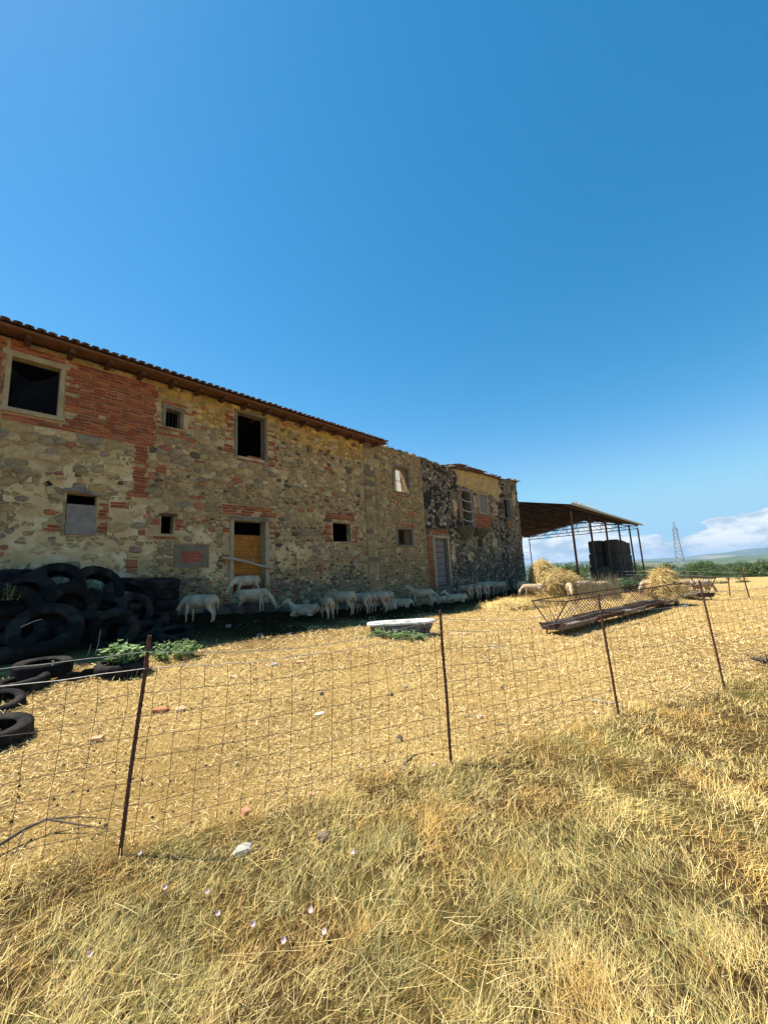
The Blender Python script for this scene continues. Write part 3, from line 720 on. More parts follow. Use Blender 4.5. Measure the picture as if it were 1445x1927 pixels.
# ------------------------------------------------------------------ dark weathered house (right end)
def dark_house():
    off = 20.5; s0, s1 = 15.125, 25.95
    top = lambda s: float(np.interp(s, [15, 17.5, 18.2, 23.3, 24.2, 26], [7.12, 7.06, 7.10, 7.30, 7.36, 7.44])) + .05*mnoise.noise((s*2.7, 4.2, 0))
    root = empty('weathered_house', W(off, 0, 0), RZ, 'dark blackened stone house with ochre plaster patch at the far end of the row', 'house')
    HH = dict(door=(15.74, 16.90, .96, 3.28), balc=(18.62, 19.56, 3.98, 5.98), w7=(20.50, 21.44, 4.90, 6.02), w8=(23.66, 24.64, 4.86, 6.06), s9=(19.90, 20.47, 2.87, 3.34), slit=(21.66, 21.84, 2.97, 3.46))
    holes = list(HH.values())
    wall = wall_panel(root, off, s0, s1, -.5, top, holes, m_brown_mortar)
    black = lambda s, z: ((s < 18.45 and z > 3.2) or 22.85 < s < 24.0) and mnoise.noise((s*1.6, z*1.6, 3)) + .5*mnoise.noise((s*5, z*5, 1)) > -.28 or z < 2.4 and mnoise.noise((s*1.1, z*1.6, 6)) > .12
    ko = [(15.60, 17.08, .6, 3.42), (18.50, 19.70, 3.9, 6.08), (20.38, 21.56, 4.8, 6.10), (23.6, 24.7, 4.8, 6.12), (19.82, 20.55, 2.8, 3.42), (21.62, 21.88, 2.93, 3.5)]
    bricks = [(15.16, 15.58, .9, 3.3, .06, .85), (15.4, 17.0, 3.43, 3.68, .06, .8), (20.0, 21.75, 3.92, 4.78, .12, .9), (18.25, 18.5, 4.2, 5.9, .05, .5), (24.0, 24.7, 4.2, 4.7, .1, .5)]
    och = lambda s, z: z > 6.06 + .25*mnoise.noise((s*1.2, z*1.2, 8)) - .03*(s-18.3) and 18.15 + .25*sin(z*5) < s < 23.35 + .2*sin(z*6)
    def col(s, z, r):
        u = r.random()
        if (s < 18.5 and z > 3.2) or 22.9 < s < 24:      # black moss-stained runs with pale stones showing
            c = (.034, .027, .021) if u < .36 else (.25, .195, .135) if u < .62 else (.36, .295, .21) if u < .76 else (.15, .115, .078)
        elif z < 2.9: c = (.10, .088, .062) if u < .5 else (.19, .16, .11) if u < .82 else (.33, .28, .20)
        else: c = (.27, .215, .14) if u < .45 else (.17, .135, .09) if u < .75 else (.38, .30, .19) if u < .9 else (.055, .05, .042)
        k = r.uniform(.8, 1.15); return tuple(v*k for v in c)
    masonry(root, wall, off, s0, s1, .2, top, ko, bricks, col, 33, [(s0, s1, [.10, .13, .16, .19, .12])], .016, (.022, .06), lambda s, z: 1 if och(s, z) else .08, ky=1.25)
    plaster_skin(wall, off, (s0+.03, s1-.03), (.3, 7.0), lambda s, z: black(s, z) and z < top(s)-.03, ko + [(a, b, c, d) for a, b, c, d, *_ in bricks], m_dark_mortar, .05, 'black_moss')
    # ochre plaster skin under the roof edge, with a ragged border
    gx, gz = .07, .06; vs = {}; mb = MB()
    for i in range(int(5.9/gx)):
        for k in range(int(1.6/gz)):
            a, b = 17.9+i*gx, 5.75+k*gz
            if och(a+gx/2, b+gz/2) and b+gz < top(a)+.02 and not any(h[0]-.13 < a+gx and a < h[1]+.13 and h[2]-.1 < b+gz and b < h[3]+.1 for h in holes):
                y = lambda p, q: -.028-.014*mnoise.noise((p*2.3, q*2.3, 4))
                mb.add([(p-off, y(p, q), q) for p, q in ((a, b), (a+gx, b), (a+gx, b+gz), (a, b+gz))], [(0, 1, 2, 3)])
    mb.build('ochre_plaster', m_ochre, wall)
    for k, (a, b, ra, rb) in enumerate([(17.35, 2.6, .30, .8), (17.8, 4.9, .3, .5), (22.4, 5.3, .45, .6), (20.0, 5.4, .28, .5), (22.0, 3.2, .35, .6), (25.3, 6.2, .4, .9), (19.0, 2.4, .4, .35)]):
        n = 26; vs = [(a-off, -.05, b)]
        for i in range(n):
            an = 2*pi*i/n; rr = .74 + .5*mnoise.noise((cos(an)*1.8+k*2.1, sin(an)*1.8, k))
            vs.append((a+cos(an)*ra*rr-off, -.042, b+sin(an)*rb*rr))
        vs += [(x, .0, z) for x, y, z in vs[1:n+1]]
        fs = [(0, 1+i, 1+(i+1) % n) for i in range(n)] + [(1+i, 1+n+i, 1+n+(i+1) % n, 1+(i+1) % n) for i in range(n)]
        MB().add(vs, [f[::-1] for f in fs]).build('plaster_patch', m_mortar, wall)
    shell(root, off, s0, s1, -.5, 6.95, 8.0, m_mortar2, m_inside, floors=(.9, 3.85, 7.0))  # top floor is an unseen lid added to keep the windows dark
    # plank door with a grey-green post
    d_ = opening_trim(root, off, *HH['door'], w=.12, lint=.12, mat=m_trim, sill=False, nm='door_frame', ext=.04, deep=.2)
    door = empty('door', (15.75-off, .10, 1.0)); door.parent = root
    for i in range(6): MB().box(.005+i*.16, .155+i*.16, 0, .04, .0, 2.26, j=.004).build('plank', m_wood_grey, door)
    for i in range(8): MB().box(.01, .95, -.016, -.002, .12+i*.29, .15+i*.29, j=.003).build('batten', m_wood_dark, door)
    MB().box(.965, 1.14, -.06, .08, 0, 2.27, j=.006).build('door_post', m_wood_frame, door)
    # former balcony opening
    b_ = opening_trim(root, off, *HH['balc'], w=.07, lint=.08, mat=m_wood_grey, sill=False, ext=.3)
    for z in (5.42, 4.85, 4.32):
        MB().tube([(18.55-off, -.05, z+.05), (18.85-off, -.07, z-.03), (19.25-off, -.07, z-.045), (19.6-off, -.05, z+.02)], .022, 5).build('rope', m_rope, b_)
    f = opening_trim(root, off, *HH['w7'], w=.10, lint=.08, mat=m_trim, ext=.0)
    for i in range(2):
        sh = MB().box(20.515+i*.465-off, 20.965+i*.465-off, .05, .085, 4.92, 6.0, j=.003).build('shutter', m_wood_grey, f)
        for q in range(2): MB().box(20.54+i*.465+q*.21-off, 20.73+i*.465+q*.21-off, .036, .048, 4.95, 5.97).build('shutter_board', m_wood_grey, sh)
    f = opening_trim(root, off, *HH['w8'], w=.06, lint=.06, mat=m_wood_grey, sill=False, ext=0)
    MB().box(24.35-off, 24.62-off, .06, .10, 4.88, 6.04).build('shutter', m_wood_frame, f)
    opening_trim(root, off, *HH['s9'], w=.06, lint=.05, mat=m_grey_trim, sill=True, ext=0)
    # two stumps of the lost balcony, mossy half-round brackets
    for k, (x, w, z, h) in enumerate([(18.55, .85, 3.62, .42), (20.35, .80, 3.66, .30)]):
        vs = []; n, q = 16, 7
        for j in range(q+1):
            for i in range(n+1):
                an = pi*i/n; v = j/q; rr = (sqrt(max(.02, v)))*(1+.10*mnoise.noise((i*.6, j*.7, k*5)))
                vs.append((x + cos(an)*w*rr*.95 - off, .02 - sin(an)*.52*rr, z - h + 2*h*v*.9 + .05*mnoise.noise((i*.9, j, k))))
        fs = [(j*(n+1)+i, j*(n+1)+i+1, (j+1)*(n+1)+i+1, (j+1)*(n+1)+i) for j in range(q) for i in range(n)] + [tuple(range(q*(n+1), (q+1)*(n+1)))]
        MB().add(vs, [f_[::-1] for f_ in fs]).build('balcony_stump', m_moss, root)
    # what is left of the roof: broken tile edge and slabs
    tiled_roof(root, off, 18.1, 23.55, -.30, 7.30, radians(8), 5, 10, loose=.30, singles=2, seed=8)
    rnd = random.Random(9)
    for x, n_ in ((17.6, 9), (24.4, 10)):
        for i in range(n_):
            xx = x + i*.19 + rnd.uniform(-.05, .05)
            if xx > 26.1: continue
            MB().box(-.16, .16, -.20, .25, -.012, .02, tint=rnd.choice([(.16, .12, .09), (.30, .17, .11), (.42, .36, .27), (.08, .07, .06)]), j=.012).build('roof_slab', m_stone, wall, (xx-off, rnd.uniform(-.12, .05), top(xx)+.03+rnd.uniform(0, .05)), (rnd.uniform(-.2, .2), rnd.uniform(-.25, .25), rnd.uniform(-.5, .5)))
    x = s0+.05
    while x < s1-.1:
        w = rnd.uniform(.12, .3); c = rnd.choice([(.05, .045, .04), (.25, .22, .17), (.10, .09, .07), (.4, .35, .27)])
        MB().box(-w/2, w/2, -.09, .16, -.04, rnd.uniform(.02, .09), tint=c, j=.025).build('cap_stone', m_stone, wall, (x+w/2-off, .08, top(x+w/2)), (rnd.uniform(-.15, .15), rnd.uniform(-.2, .2), rnd.uniform(-.3, .3))); x += w*1.1
    return root
dark_house()

# ------------------------------------------------------------------ wire fence
def wire_fence():
    root = empty('wire_fence', FP[1], 0, 'rusty wire mesh fence on ribbed iron rods with a barbed strand', 'fence')
    tops = [Vector((-.02, .0, 1.25)), Vector((.10, .06, 1.29)), Vector((0, 0, 1.26)), Vector((-.04, .02, 1.26)), Vector((-.05, .04, 1.33)), Vector((.02, 0, 1.28)), Vector((0, 0, 1.25))]
    o = FP[1]; base = [Vector((p.x, p.y, hz(p.x, p.y))) - o for p in FP]
    def P(i, h):                                           # point on rod i at height h
        return base[i] + tops[i]*(h/tops[i].z)
    for i in range(1, 6):
        q = MB(); a, b = P(i, -.15), P(i, tops[i].z); n = int((b-a).length/.022)
        pts, rad = [], []
        for k in range(n+1):
            pts.append(a + (b-a)*(k/n) + Vector((.006*mnoise.noise((k*.05, i, 0)), .006*mnoise.noise((k*.05, i, 5)), 0))); rad.append(.0115 + (.0026 if k % 2 else 0))
        q.tube(pts, rad, 7).build('post', m_rust, root)
    hs = [1.08, .93, .79, .66, .53, .40, .27, .14]
    def sag(i, t, h, k):                                   # shape of the netting between rods i and i+1
        p = P(i, h)*(1-t) + P(i+1, h)*t
        s_ = .05*sin(pi*t)*(h/1.08)*(1.5 if i == 2 else 1)
        p.z += -s_ + .012*mnoise.noise((t*5+i*7, h*3, 2.2))
        p.y += .02*mnoise.noise((t*3+i*5, h*2, 8)) - .012
        return p
    for i in range(0, 6):
        for h in hs:
            k = 22
            MB().tube([sag(i, t/k, h + .008*mnoise.noise((t*.9, h*9, i)), 0) for t in range(k+1)], .0019 if h < 1.05 else .0022, 4, cap=False).build('line_wire', m_wire if h < 1.05 else m_galv, root)
        n = 15
        for s_ in range(n):
            t = (s_ + .5)/n
            MB().tube([sag(i, t + .010*mnoise.noise((h*4, s_, i)), h, 0) for h in [1.08, 1.0, .93, .86, .79, .66, .53, .40, .27, .14, .05]], .0018, 4, cap=False).build('stay_wire', m_wire, root)
        # barbed strand
        k = 40; hb = lambda t: 1.19 - .10*sin(pi*t)*(1.0 if i in (1, 2) else .5)
        pts = [P(i, hb(t/k))*(1-t/k) + P(i+1, hb(t/k))*(t/k) + Vector((0, -.02, .006*mnoise.noise((t*.7, i, 3)))) for t in range(k+1)]
        bw = MB().tube(pts, .0023, 5, cap=False)
        for t in range(2, k, 5):
            d = (pts[t+1]-pts[t]).normalized()
            for a in (.6, 2.4):
                v = Vector((-d.y*cos(a)*.02, d.x*cos(a)*.02, sin(a)*.022)); bw.bar(pts[t]-v, pts[t]+v, .0022, 4)
        bw.build('barbed_wire', m_galv, root)
    return root
wire_fence()

# ------------------------------------------------------------------ dry grass, straw litter (uncountable)
def hzv(x, y): return np.array([hz(a, b) for a, b in zip(x, y)])
def blades(pos, yaw, lean, length, width, col, segs=3):
    """curved tapering blades: returns V, F(tri), tint"""
    n = len(pos); L = length[:, None]; w = width[:, None]
    d = np.stack([np.cos(yaw), np.sin(yaw), np.zeros(n)], 1); side = np.stack([-np.sin(yaw), np.cos(yaw), np.zeros(n)], 1)
    rows = []
    ang = lean[0]; bend = lean[1]
    p = pos.copy(); k = segs
    for i in range(k+1):
        ww = w*(1 - (i/k)**1.6*.95)
        if i < k: rows += [p - side*ww, p + side*ww]
        else: rows += [p]
        a = ang + bend*(i/k)
        p = p + (d*np.cos(a)[:, None] + np.array([0, 0, 1.])*np.sin(a)[:, None])*L/k
    V = np.stack(rows, 1); m = V.shape[1]; b = (np.arange(n)*m)[:, None]
    f = []
    for i in range(k-1): f += [(2*i, 2*i+1, 2*i+3), (2*i, 2*i+3, 2*i+2)]
    f += [(2*k-2, 2*k-1, 2*k)]
    Fc = (b[:, :, None] + np.array(f)[None]).reshape(-1, 3)
    return V.reshape(-1, 3), Fc, np.repeat(col, m, 0)
def scatter(n, r0, r1, a0, a1, power=1.0):
    u = rng.random(n); r = r0*(r1/r0)**u if power == 0 else (r0**power + u*(r1**power-r0**power))**(1/power)
    an = np.radians(rng.uniform(a0, a1, n)); return r*np.sin(an), r*np.cos(an)
def palette(n, cols, p, jit=.34):
    c = np.array(cols)[rng.choice(len(cols), n, p=p)]; return c*rng.uniform(1-jit, 1+jit, (n, 1))
GR = [(.72, .52, .18), (.60, .43, .15), (.82, .65, .30), (.48, .39, .13), (.26, .25, .08), (.40, .25, .095)]
def nz2(x, y, sc, sd_): return np.array([mnoise.noise((a*sc, b*sc, sd_)) for a, b in zip(x, y)])
def grass():
    x, y = scatter(540000, 1.15, 15, -62, 72, .5)
    fs = np.array([fence_side(a, b) for a, b in zip(x, y)]) + .30*nz2(x, y, 1.7, 3.0) + .10*nz2(x, y, 6, 3.0)
    patch = nz2(x, y, 1.1, 6.6) + .5*nz2(x, y, 3.5, 6.1)
    keep = (fs < .10) & (rng.random(len(x)) < np.clip(.74 + patch*.35 + .9*nz2(x, y, 5.5, 2.7) + .6*nz2(x, y, 13, 2.9), .25, 1))
    x, y, fs, patch = x[keep], y[keep], fs[keep], patch[keep]; n = len(x)
    z = hzv(x, y); tuft = nz2(x, y, 2.4, 1.1)
    h = np.clip(.020 + .052*rng.random(n)**1.8 + .075*np.maximum(0, tuft) + .06*rng.random(n)**5, .02, .30)
    edge = np.exp(-((fs+.05)/.25)**2); h *= 1 + .15*edge*rng.random(n)
    yaw = rng.uniform(0, 2*pi, n); wind = nz2(x, y, .9, 4.4)*3.5
    flat = rng.random(n) < .46; yaw = np.where(flat, wind + rng.normal(0, .8, n), yaw)
    ang = np.where(flat, rng.uniform(.02, .5, n), rng.uniform(.75, 1.5, n)); bend = np.where(flat, rng.uniform(-.25, .12, n), rng.uniform(-1.3, -.1, n))
    L = np.where(flat, h*1.45, h*1.1); r = np.hypot(x, y)
    w = rng.uniform(.0005, .0012, n)*np.clip(r/2.2, .75, 2.8)
    green = (patch > .14 + .12*np.clip(x-.4, 0, 3)) & (fs < -.45) & (rng.random(n) < .5)
    col = palette(n, GR, [.30, .22, .22, .13, .05, .08]); col[green] = palette(int(green.sum()), [(.22, .22, .07), (.30, .28, .09), (.16, .19, .07), (.44, .36, .13)], [.3, .3, .15, .25])
    hue = nz2(x, y, 1.9, 12.3); dead = nz2(x, y, 2.6, 15.1)
    col = col*(1.12 + .26*hue)[:, None]; col = col*np.where((dead > .18)[:, None], np.array([.96, .85, .74]), np.array([1, 1, 1]))
    V, Fc, T = blades(np.stack([x, y, z-.004], 1), yaw, (ang, bend), L, w, col, 2)
    tag(link('dry_grass', np_mesh('dry_grass', V, Fc, m_grass, T)), 'dry yellow and olive grass covering the verge before the fence', 'grass', kind='stuff')
    # long stalks lying and leaning over the turf
    x, y = scatter(4600, 1.2, 9, -60, 66, .7)
    fs = np.array([fence_side(a, b) for a, b in zip(x, y)]); k = fs < .1; x, y = x[k], y[k]; n = len(x)
    z = hzv(x, y) + rng.uniform(.0, .06, n)
    col = palette(n, [(.70, .56, .26), (.62, .46, .18), (.52, .42, .17)], [.4, .35, .25])
    V, Fc, T = blades(np.stack([x, y, z], 1), rng.uniform(0, 2*pi, n), (rng.uniform(.0, .9, n)*rng.random(n), rng.uniform(-.5, .3, n)), rng.uniform(.10, .30, n), rng.uniform(.0006, .0012, n), col)
    tag(link('grass_stalks', np_mesh('grass_stalks', V, Fc, m_grass, T)), 'long pale grass stalks lying over the verge', 'grass', kind='stuff')
grass()
def straw_litter():
    x, y = scatter(620000, 2.2, 30, -60, 66, .5)
    fs = np.array([fence_side(a, b) for a, b in zip(x, y)]) + .25*nz2(x, y, 1.7, 3.0)
    s = x*E.x + y*E.y; d = D - (x*N.x + y*N.y)
    dn = d + .8*nz2(x, y, .8, 1.5)
    clear = nz2(x, y, .8, 9.2) + .4*nz2(x, y, 2.6, 9.7)
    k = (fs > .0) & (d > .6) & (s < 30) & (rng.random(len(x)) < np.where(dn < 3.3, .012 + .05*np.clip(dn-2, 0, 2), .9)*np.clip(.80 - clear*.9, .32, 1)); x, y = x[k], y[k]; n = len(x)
    z = hzv(x, y) + rng.uniform(.002, .030, n); r = np.hypot(x, y)
    L = rng.uniform(.014, .075, n)*np.clip(r/5, .75, 1.5); w = rng.uniform(.0008, .0019, n)*np.clip(r/4.0, .85, 2.6)
    yaw = rng.uniform(0, 2*pi, n); tilt = rng.normal(.08, .28, n)
    dv = np.stack([np.cos(yaw)*np.cos(tilt), np.sin(yaw)*np.cos(tilt), np.sin(tilt)], 1); sv = np.stack([-np.sin(yaw), np.cos(yaw), rng.normal(0, .3, n)], 1)
    p = np.stack([x, y, z + np.abs(np.sin(tilt))*L/2], 1)
    V = np.stack([p-dv*L[:, None]/2-sv*w[:, None], p+dv*L[:, None]/2-sv*w[:, None], p+dv*L[:, None]/2+sv*w[:, None], p-dv*L[:, None]/2+sv*w[:, None]], 1).reshape(-1, 3)
    Fc = np.arange(n*4).reshape(n, 4)
    col = palette(n, [(.74, .54, .22), (.56, .38, .14), (.86, .68, .35), (.30, .19, .07), (.15, .095, .04)], [.30, .20, .18, .17, .15])
    tag(link('straw_litter', np_mesh('straw_litter', V, Fc, m_straw, np.repeat(col, 4, 0), 4)), 'golden straw litter trampled over the sheep yard', 'straw', kind='stuff')
    # droppings and dark crumbs among the straw
    x, y = scatter(2600, 2.8, 14, -55, 60, .7); fs = np.array([fence_side(a, b) for a, b in zip(x, y)]); k = (fs > .1) & (rng.random(len(x)) < .75); x, y = x[k], y[k]
    mb = MB()
    for a, b in zip(x, y):
        r_ = random.uniform(.005, .016); z_ = hz(a, b)+r_*.5; c = random.choice([(.05, .035, .02), (.10, .065, .035), (.03, .022, .015)])
        mb.add([(a+r_, b, z_), (a, b+r_, z_), (a-r_, b, z_), (a, b-r_, z_), (a, b, z_+r_*.8), (a, b, z_-r_)], [(0, 1, 4), (1, 2, 4), (2, 3, 4), (3, 0, 4), (1, 0, 5), (2, 1, 5), (3, 2, 5), (0, 3, 5)], c)
    tag(mb.build('droppings', m_rock), 'dark droppings and crumbs scattered over the straw', 'droppings', kind='stuff')
straw_litter()
def yard_weeds():
    mb = []
    cs = [(430, 1285, .22), (405, 1420, .25), (560, 1330, .15), (650, 1395, .18), (845, 1395, .25), (690, 1430, .2), (1022, 1365, .06), (490, 1445, .15), (600, 1465, .2), (330, 1500, .2), (300, 1580, .16), (860, 1300, .12), (560, 1270, .3)]
    P_, Y_, A_, L_, C_ = [], [], [], [], []
    for px, py, rad in cs:
        c = G(px, py)
        for _ in range(int(500*rad)):
            a = random.uniform(0, 2*pi); q = rad*sqrt(random.random())*random.choice([1, 1, 1.5]); x, y = c.x+cos(a)*q*1.5, c.y+sin(a)*q
            P_.append((x, y, hz(x, y))); Y_.append(random.uniform(0, 6.28)); A_.append(random.uniform(.4, 1.3)); L_.append(random.uniform(.02, .06)); C_.append(random.choice([(.17, .21, .06), (.24, .26, .08), (.13, .17, .06)]))
    n = len(P_); V, Fc, T = blades(np.array(P_), np.array(Y_), (np.array(A_), np.full(n, -.6)), np.array(L_), np.full(n, .0025), np.array(C_), 2)
    tag(link('yard_weeds', np_mesh('yard_weeds', V, Fc, m_grass, T)), 'thin green weeds sprouting through the straw', 'weeds', kind='stuff')
yard_weeds()

# ------------------------------------------------------------------ sheep
def loft(mb, rings, k=12):
    """rings (x, y, z, ry, rz) along x"""
    vs = []; n = len(rings)
    for x, y, z, ry, rz in rings:
        for q in range(k):
            a = 2*pi*q/k; vs.append((x, y + cos(a)*ry, z + sin(a)*rz))
    fs = [(i*k+q, i*k+(q+1) % k, (i+1)*k+(q+1) % k, (i+1)*k+q) for i in range(n-1) for q in range(k)] + [tuple(range(k))[::-1], tuple(range((n-1)*k, n*k))]
    mb.add(vs, fs)
def sheep_mesh(pose, seed=0):
    r = random.Random(seed); b = MB(); lie = pose == 'lie'; dz = -.30 if lie else 0
    body = [(-.445, 0, .54, .02, .02), (-.425, 0, .535, .075, .085), (-.36, 0, .525, .122, .130), (-.22, 0, .505, .142, .150), (-.02, 0, .488, .156, .165), (.16, 0, .492, .148, .163), (.28, 0, .512, .122, .150), (.37, 0, .53, .090, .115), (.42, 0, .545, .045, .06)]
    loft(b, [(x, y, z+dz, ry*(1.12 if lie else 1), rz) for x, y, z, ry, rz in body])
    if pose == 'graze': neck = [(.28, .54), (.42, .49), (.53, .37), (.575, .29)]; head = [(.545, .345), (.585, .27), (.625, .18), (.65, .115), (.655, .09)]
    elif pose == 'mid': neck = [(.28, .55), (.44, .55), (.56, .52), (.62, .50)]; head = [(.57, .53), (.63, .485), (.69, .415), (.735, .36), (.745, .345)]
    else: neck = [(.28, .55), (.39, .63), (.46, .73), (.50, .78)]; head = [(.455, .80), (.52, .785), (.595, .745), (.655, .705), (.675, .69)]
    if lie: neck = [(x, z+dz) for x, z in neck]; head = [(x, z+dz) for x, z in head]
    b.tube([(x, 0, z) for x, z in neck], [.115, .085, .064, .052], 10)
    b.tube([(x, 0, z) for x, z in head], [.048, .060, .050, .036, .020], 10)
    hx, hz_ = head[1]; bx, bz = head[0]
    for s in (-1, 1):
        b.tube([(bx+.02, s*.035, bz+.015), (bx-.005, s*.085, bz+.02), (bx-.015, s*.135, bz-.005)], [.020, .024, .010], 6)
        if lie:
            b.tube([(.22, s*.10, .15), (.36, s*.12, .10), (.42, s*.12, .045), (.30, s*.12, .03), (.20, s*.11, .03)], [.06, .042, .032, .024, .024], 7)
            b.tube([(-.28, s*.13, .16), (-.14, s*.17, .13), (-.12, s*.18, .06), (-.30, s*.19, .035), (-.14, s*.19, .03)], [.09, .065, .042, .028, .024], 7)
        else:
            st = (.05*s if pose != 'graze' else .03*s)
            b.tube([(.25, s*.075, .46), (.26+st*.4, s*.085, .32), (.265+st, s*.085, .20), (.262+st, s*.085, .07), (.275+st*1.1, s*.085, .028), (.292+st*1.1, s*.085, .0)], [.070, .044, .027, .0185, .022, .026], 8)
            b.tube([(-.29, s*.075, .48), (-.265-st*.4, s*.095, .35), (-.355-st, s*.092, .222), (-.345-st, s*.090, .08), (-.33-st, s*.090, .028), (-.313-st, s*.090, 0)], [.105, .066, .030, .0195, .022, .026], 8)
    tz = dz
    b.tube([(-.42, 0, .575+tz), (-.462, 0, .53+tz), (-.478, .01, .42+tz), (-.470, .015, max(.05, .27+tz))], [.030, .024, .021, .014], 7)
    if pose in ('graze', 'mid') and seed % 2: b.tube([(-.20, 0, .38), (-.22, 0, .31)], [.07, .045], 8)
    me0 = b.mesh('sheep_src', m_wool); ob = bpy.data.objects.new('sheep_src', me0); COL.objects.link(ob)
    rm = ob.modifiers.new('r', 'REMESH'); rm.mode = 'VOXEL'; rm.voxel_size = .0145
    sm_ = ob.modifiers.new('s', 'SMOOTH'); sm_.factor = .5; sm_.iterations = 3
    dg = bpy.context.evaluated_depsgraph_get(); ev = ob.evaluated_get(dg)
    me = bpy.data.meshes.new_from_object(ev); bpy.data.objects.remove(ob); bpy.data.meshes.remove(me0)
    me.name = 'sheep_' + pose; n = len(me.vertices); co = np.empty(n*3, dtype=np.float32); me.vertices.foreach_get('co', co); co = co.reshape(-1, 3)
    x, z = co[:, 0], co[:, 2]
    co = co + (np.array([(mnoise.noise_vector((p[0]*7, p[1]*7, p[2]*7 + seed)) + .8*mnoise.noise_vector((p[0]*19, p[1]*19, p[2]*19 + seed))) for p in co])*.010)*((z > .32+dz) & (x < .45))[:, None]
    me.vertices.foreach_set('co', co.astype(np.float32).ravel())
    t = np.tile(np.array([.49, .37, .25]), (n, 1))
    hd = (x > .47); lg = (z < .30+dz); t[hd] = (.60, .47, .34); t[lg] = (.54, .41, .28)
    soil = np.array([mnoise.noise((p[0]*5, p[1]*5, p[2]*5+seed*3)) for p in co]); t *= (1 + .34*soil)[:, None]
    if not lie: t[z < .035] = (.10, .085, .07)
    for e in (-1, 1):                                        # eyes
        t[((x-hx-.012)**2 + (co[:, 1]-e*.05)**2 + (z-hz_-.012)**2) < .012**2] = (.02, .018, .015)
    if me.attributes.get('tint'): me.attributes.remove(me.attributes['tint'])
    a = me.attributes.new('tint', 'FLOAT_COLOR', 'POINT'); arr = np.ones((n, 4), dtype=np.float32); arr[:, :3] = t; a.data.foreach_set('color', arr.ravel())
    me.materials.clear(); me.materials.append(m_wool); me.polygons.foreach_set('use_smooth', [True]*len(me.polygons)); me.update()
    return me
SH = {(p, k): sheep_mesh(p, k) for p in ('graze', 'mid', 'up', 'lie') for k in (0, 1)}
SHADE, LIT = 'sheep crowding into the shade of the wall', 'sheep out in the sun by the straw and hay racks'
def put_sheep(px, py, pose, yaw, label, group, size=1.0, loc=None, k=None, up=0):
    k = random.randrange(2) if k is None else k
    p = G(px, py) if loc is None else loc
    o = link('sheep', SH[(pose, k)], None, p + Vector((0, 0, up)), (0, 0, radians(yaw)), (size, size, size)); return tag(o, label, 'sheep', group)
flock = [
 (376, 1172, 'graze', 172, 'sheep beside the dark tyre stack with its rump and tail to the right', .98),
 (474, 1153, 'graze', 12, 'grazing sheep facing right below the yellow barn doorway', 1.0),
 (574, 1160, 'lie', 178, 'sheep lying alone with raised head just right of the barn doorway', .95),
 (617, 1165, 'mid', 112, 'sheep seen from behind, leftmost of the standing cluster left of the bathtub', .92),
 (644, 1158, 'graze', 150, 'big sheep second from left in the cluster, head down towards the wall', 1.10),
 (679, 1155, 'graze', 140, 'sheep third from left in the cluster, rump to the camera', 1.0),
 (692, 1152, 'graze', 132, 'sheep with only rump and hind legs showing, fourth in the cluster', .98),
 (688, 1138, 'mid', 185, 'sheep standing behind the cluster with its back showing above the others', 1.05),
 (710, 1153, 'graze', 148, 'sheep fifth in the cluster, belly and hind legs above the bathtub end', 1.05),
 (722, 1149, 'graze', 140, 'rightmost standing sheep of the cluster, behind the bathtub', 1.02),
 (732, 1148, 'lie', 235, 'small sheep lying with its face to the camera by the cluster', .85),
 (755, 1144, 'lie', 190, 'sheep lying with folded legs straight above the middle of the bathtub', .95),
 (765, 1135, 'mid', 182, 'sheep standing half hidden behind another, head lowered to the left', .98),
 (795, 1141, 'up', 176, 'tall sheep standing side-on with raised head above the lying ones', 1.04),
 (803, 1139, 'lie', 160, 'lying sheep partly hidden by the legs of the tall standing one', .92),
 (822, 1137, 'lie', 140, 'lying sheep right of the tall standing one, back turned', .98),
 (838, 1135, 'lie', 150, 'second lying sheep right of the tall one', .90),
 (860, 1134, 'lie', 188, 'pale lying sheep stretched out at the right end of the resting row', 1.05),
 (856, 1123, 'graze', 140, 'sheep under the plank door of the dark house', 1.0),
 (878, 1128, 'graze', 120, 'sheep with rump to camera, first of the row right of the plank door', 1.0),
 (893, 1127, 'graze', 118, 'sheep with rump to camera, second of the row right of the plank door', 1.06),
 (908, 1126, 'graze', 116, 'sheep with rump to camera, third of the row right of the plank door', 1.08),
 (921, 1119, 'mid', 170, 'sheep fourth in the row, standing side-on near the wall end', 1.06),
 (938, 1120, 'graze', 192, 'head-down sheep facing left next to the straw mound edge', 1.06),
 (934, 1110, 'mid', 160, 'sheep close to the wall behind the head-down one', 1.0),
 (952, 1111, 'graze', 150, 'shaded sheep near the house corner, left of the sunlit pair', 1.04),
 (868, 1119, 'mid', 150, 'sheep half hidden between the plank door and the row of rumps', 1.0),
 (902, 1116, 'mid', 165, 'sheep standing close to the wall behind the row of rumps', 1.0),
 (945, 1105, 'mid', 150, 'hindmost sheep against the wall near the house corner', 1.0),
 (964, 1109, 'graze', 60, 'last shaded sheep at the house corner', 1.04),
]
for px, py, pose, yaw, lb, sz in flock: put_sheep(px, py, pose, yaw, lb, SHADE, sz)
put_sheep(0, 0, 'graze', math.degrees(RZ)+180, 'sheep standing up inside the yellow barn doorway', SHADE, .95, W(6.02, .02, 1.19), 0)
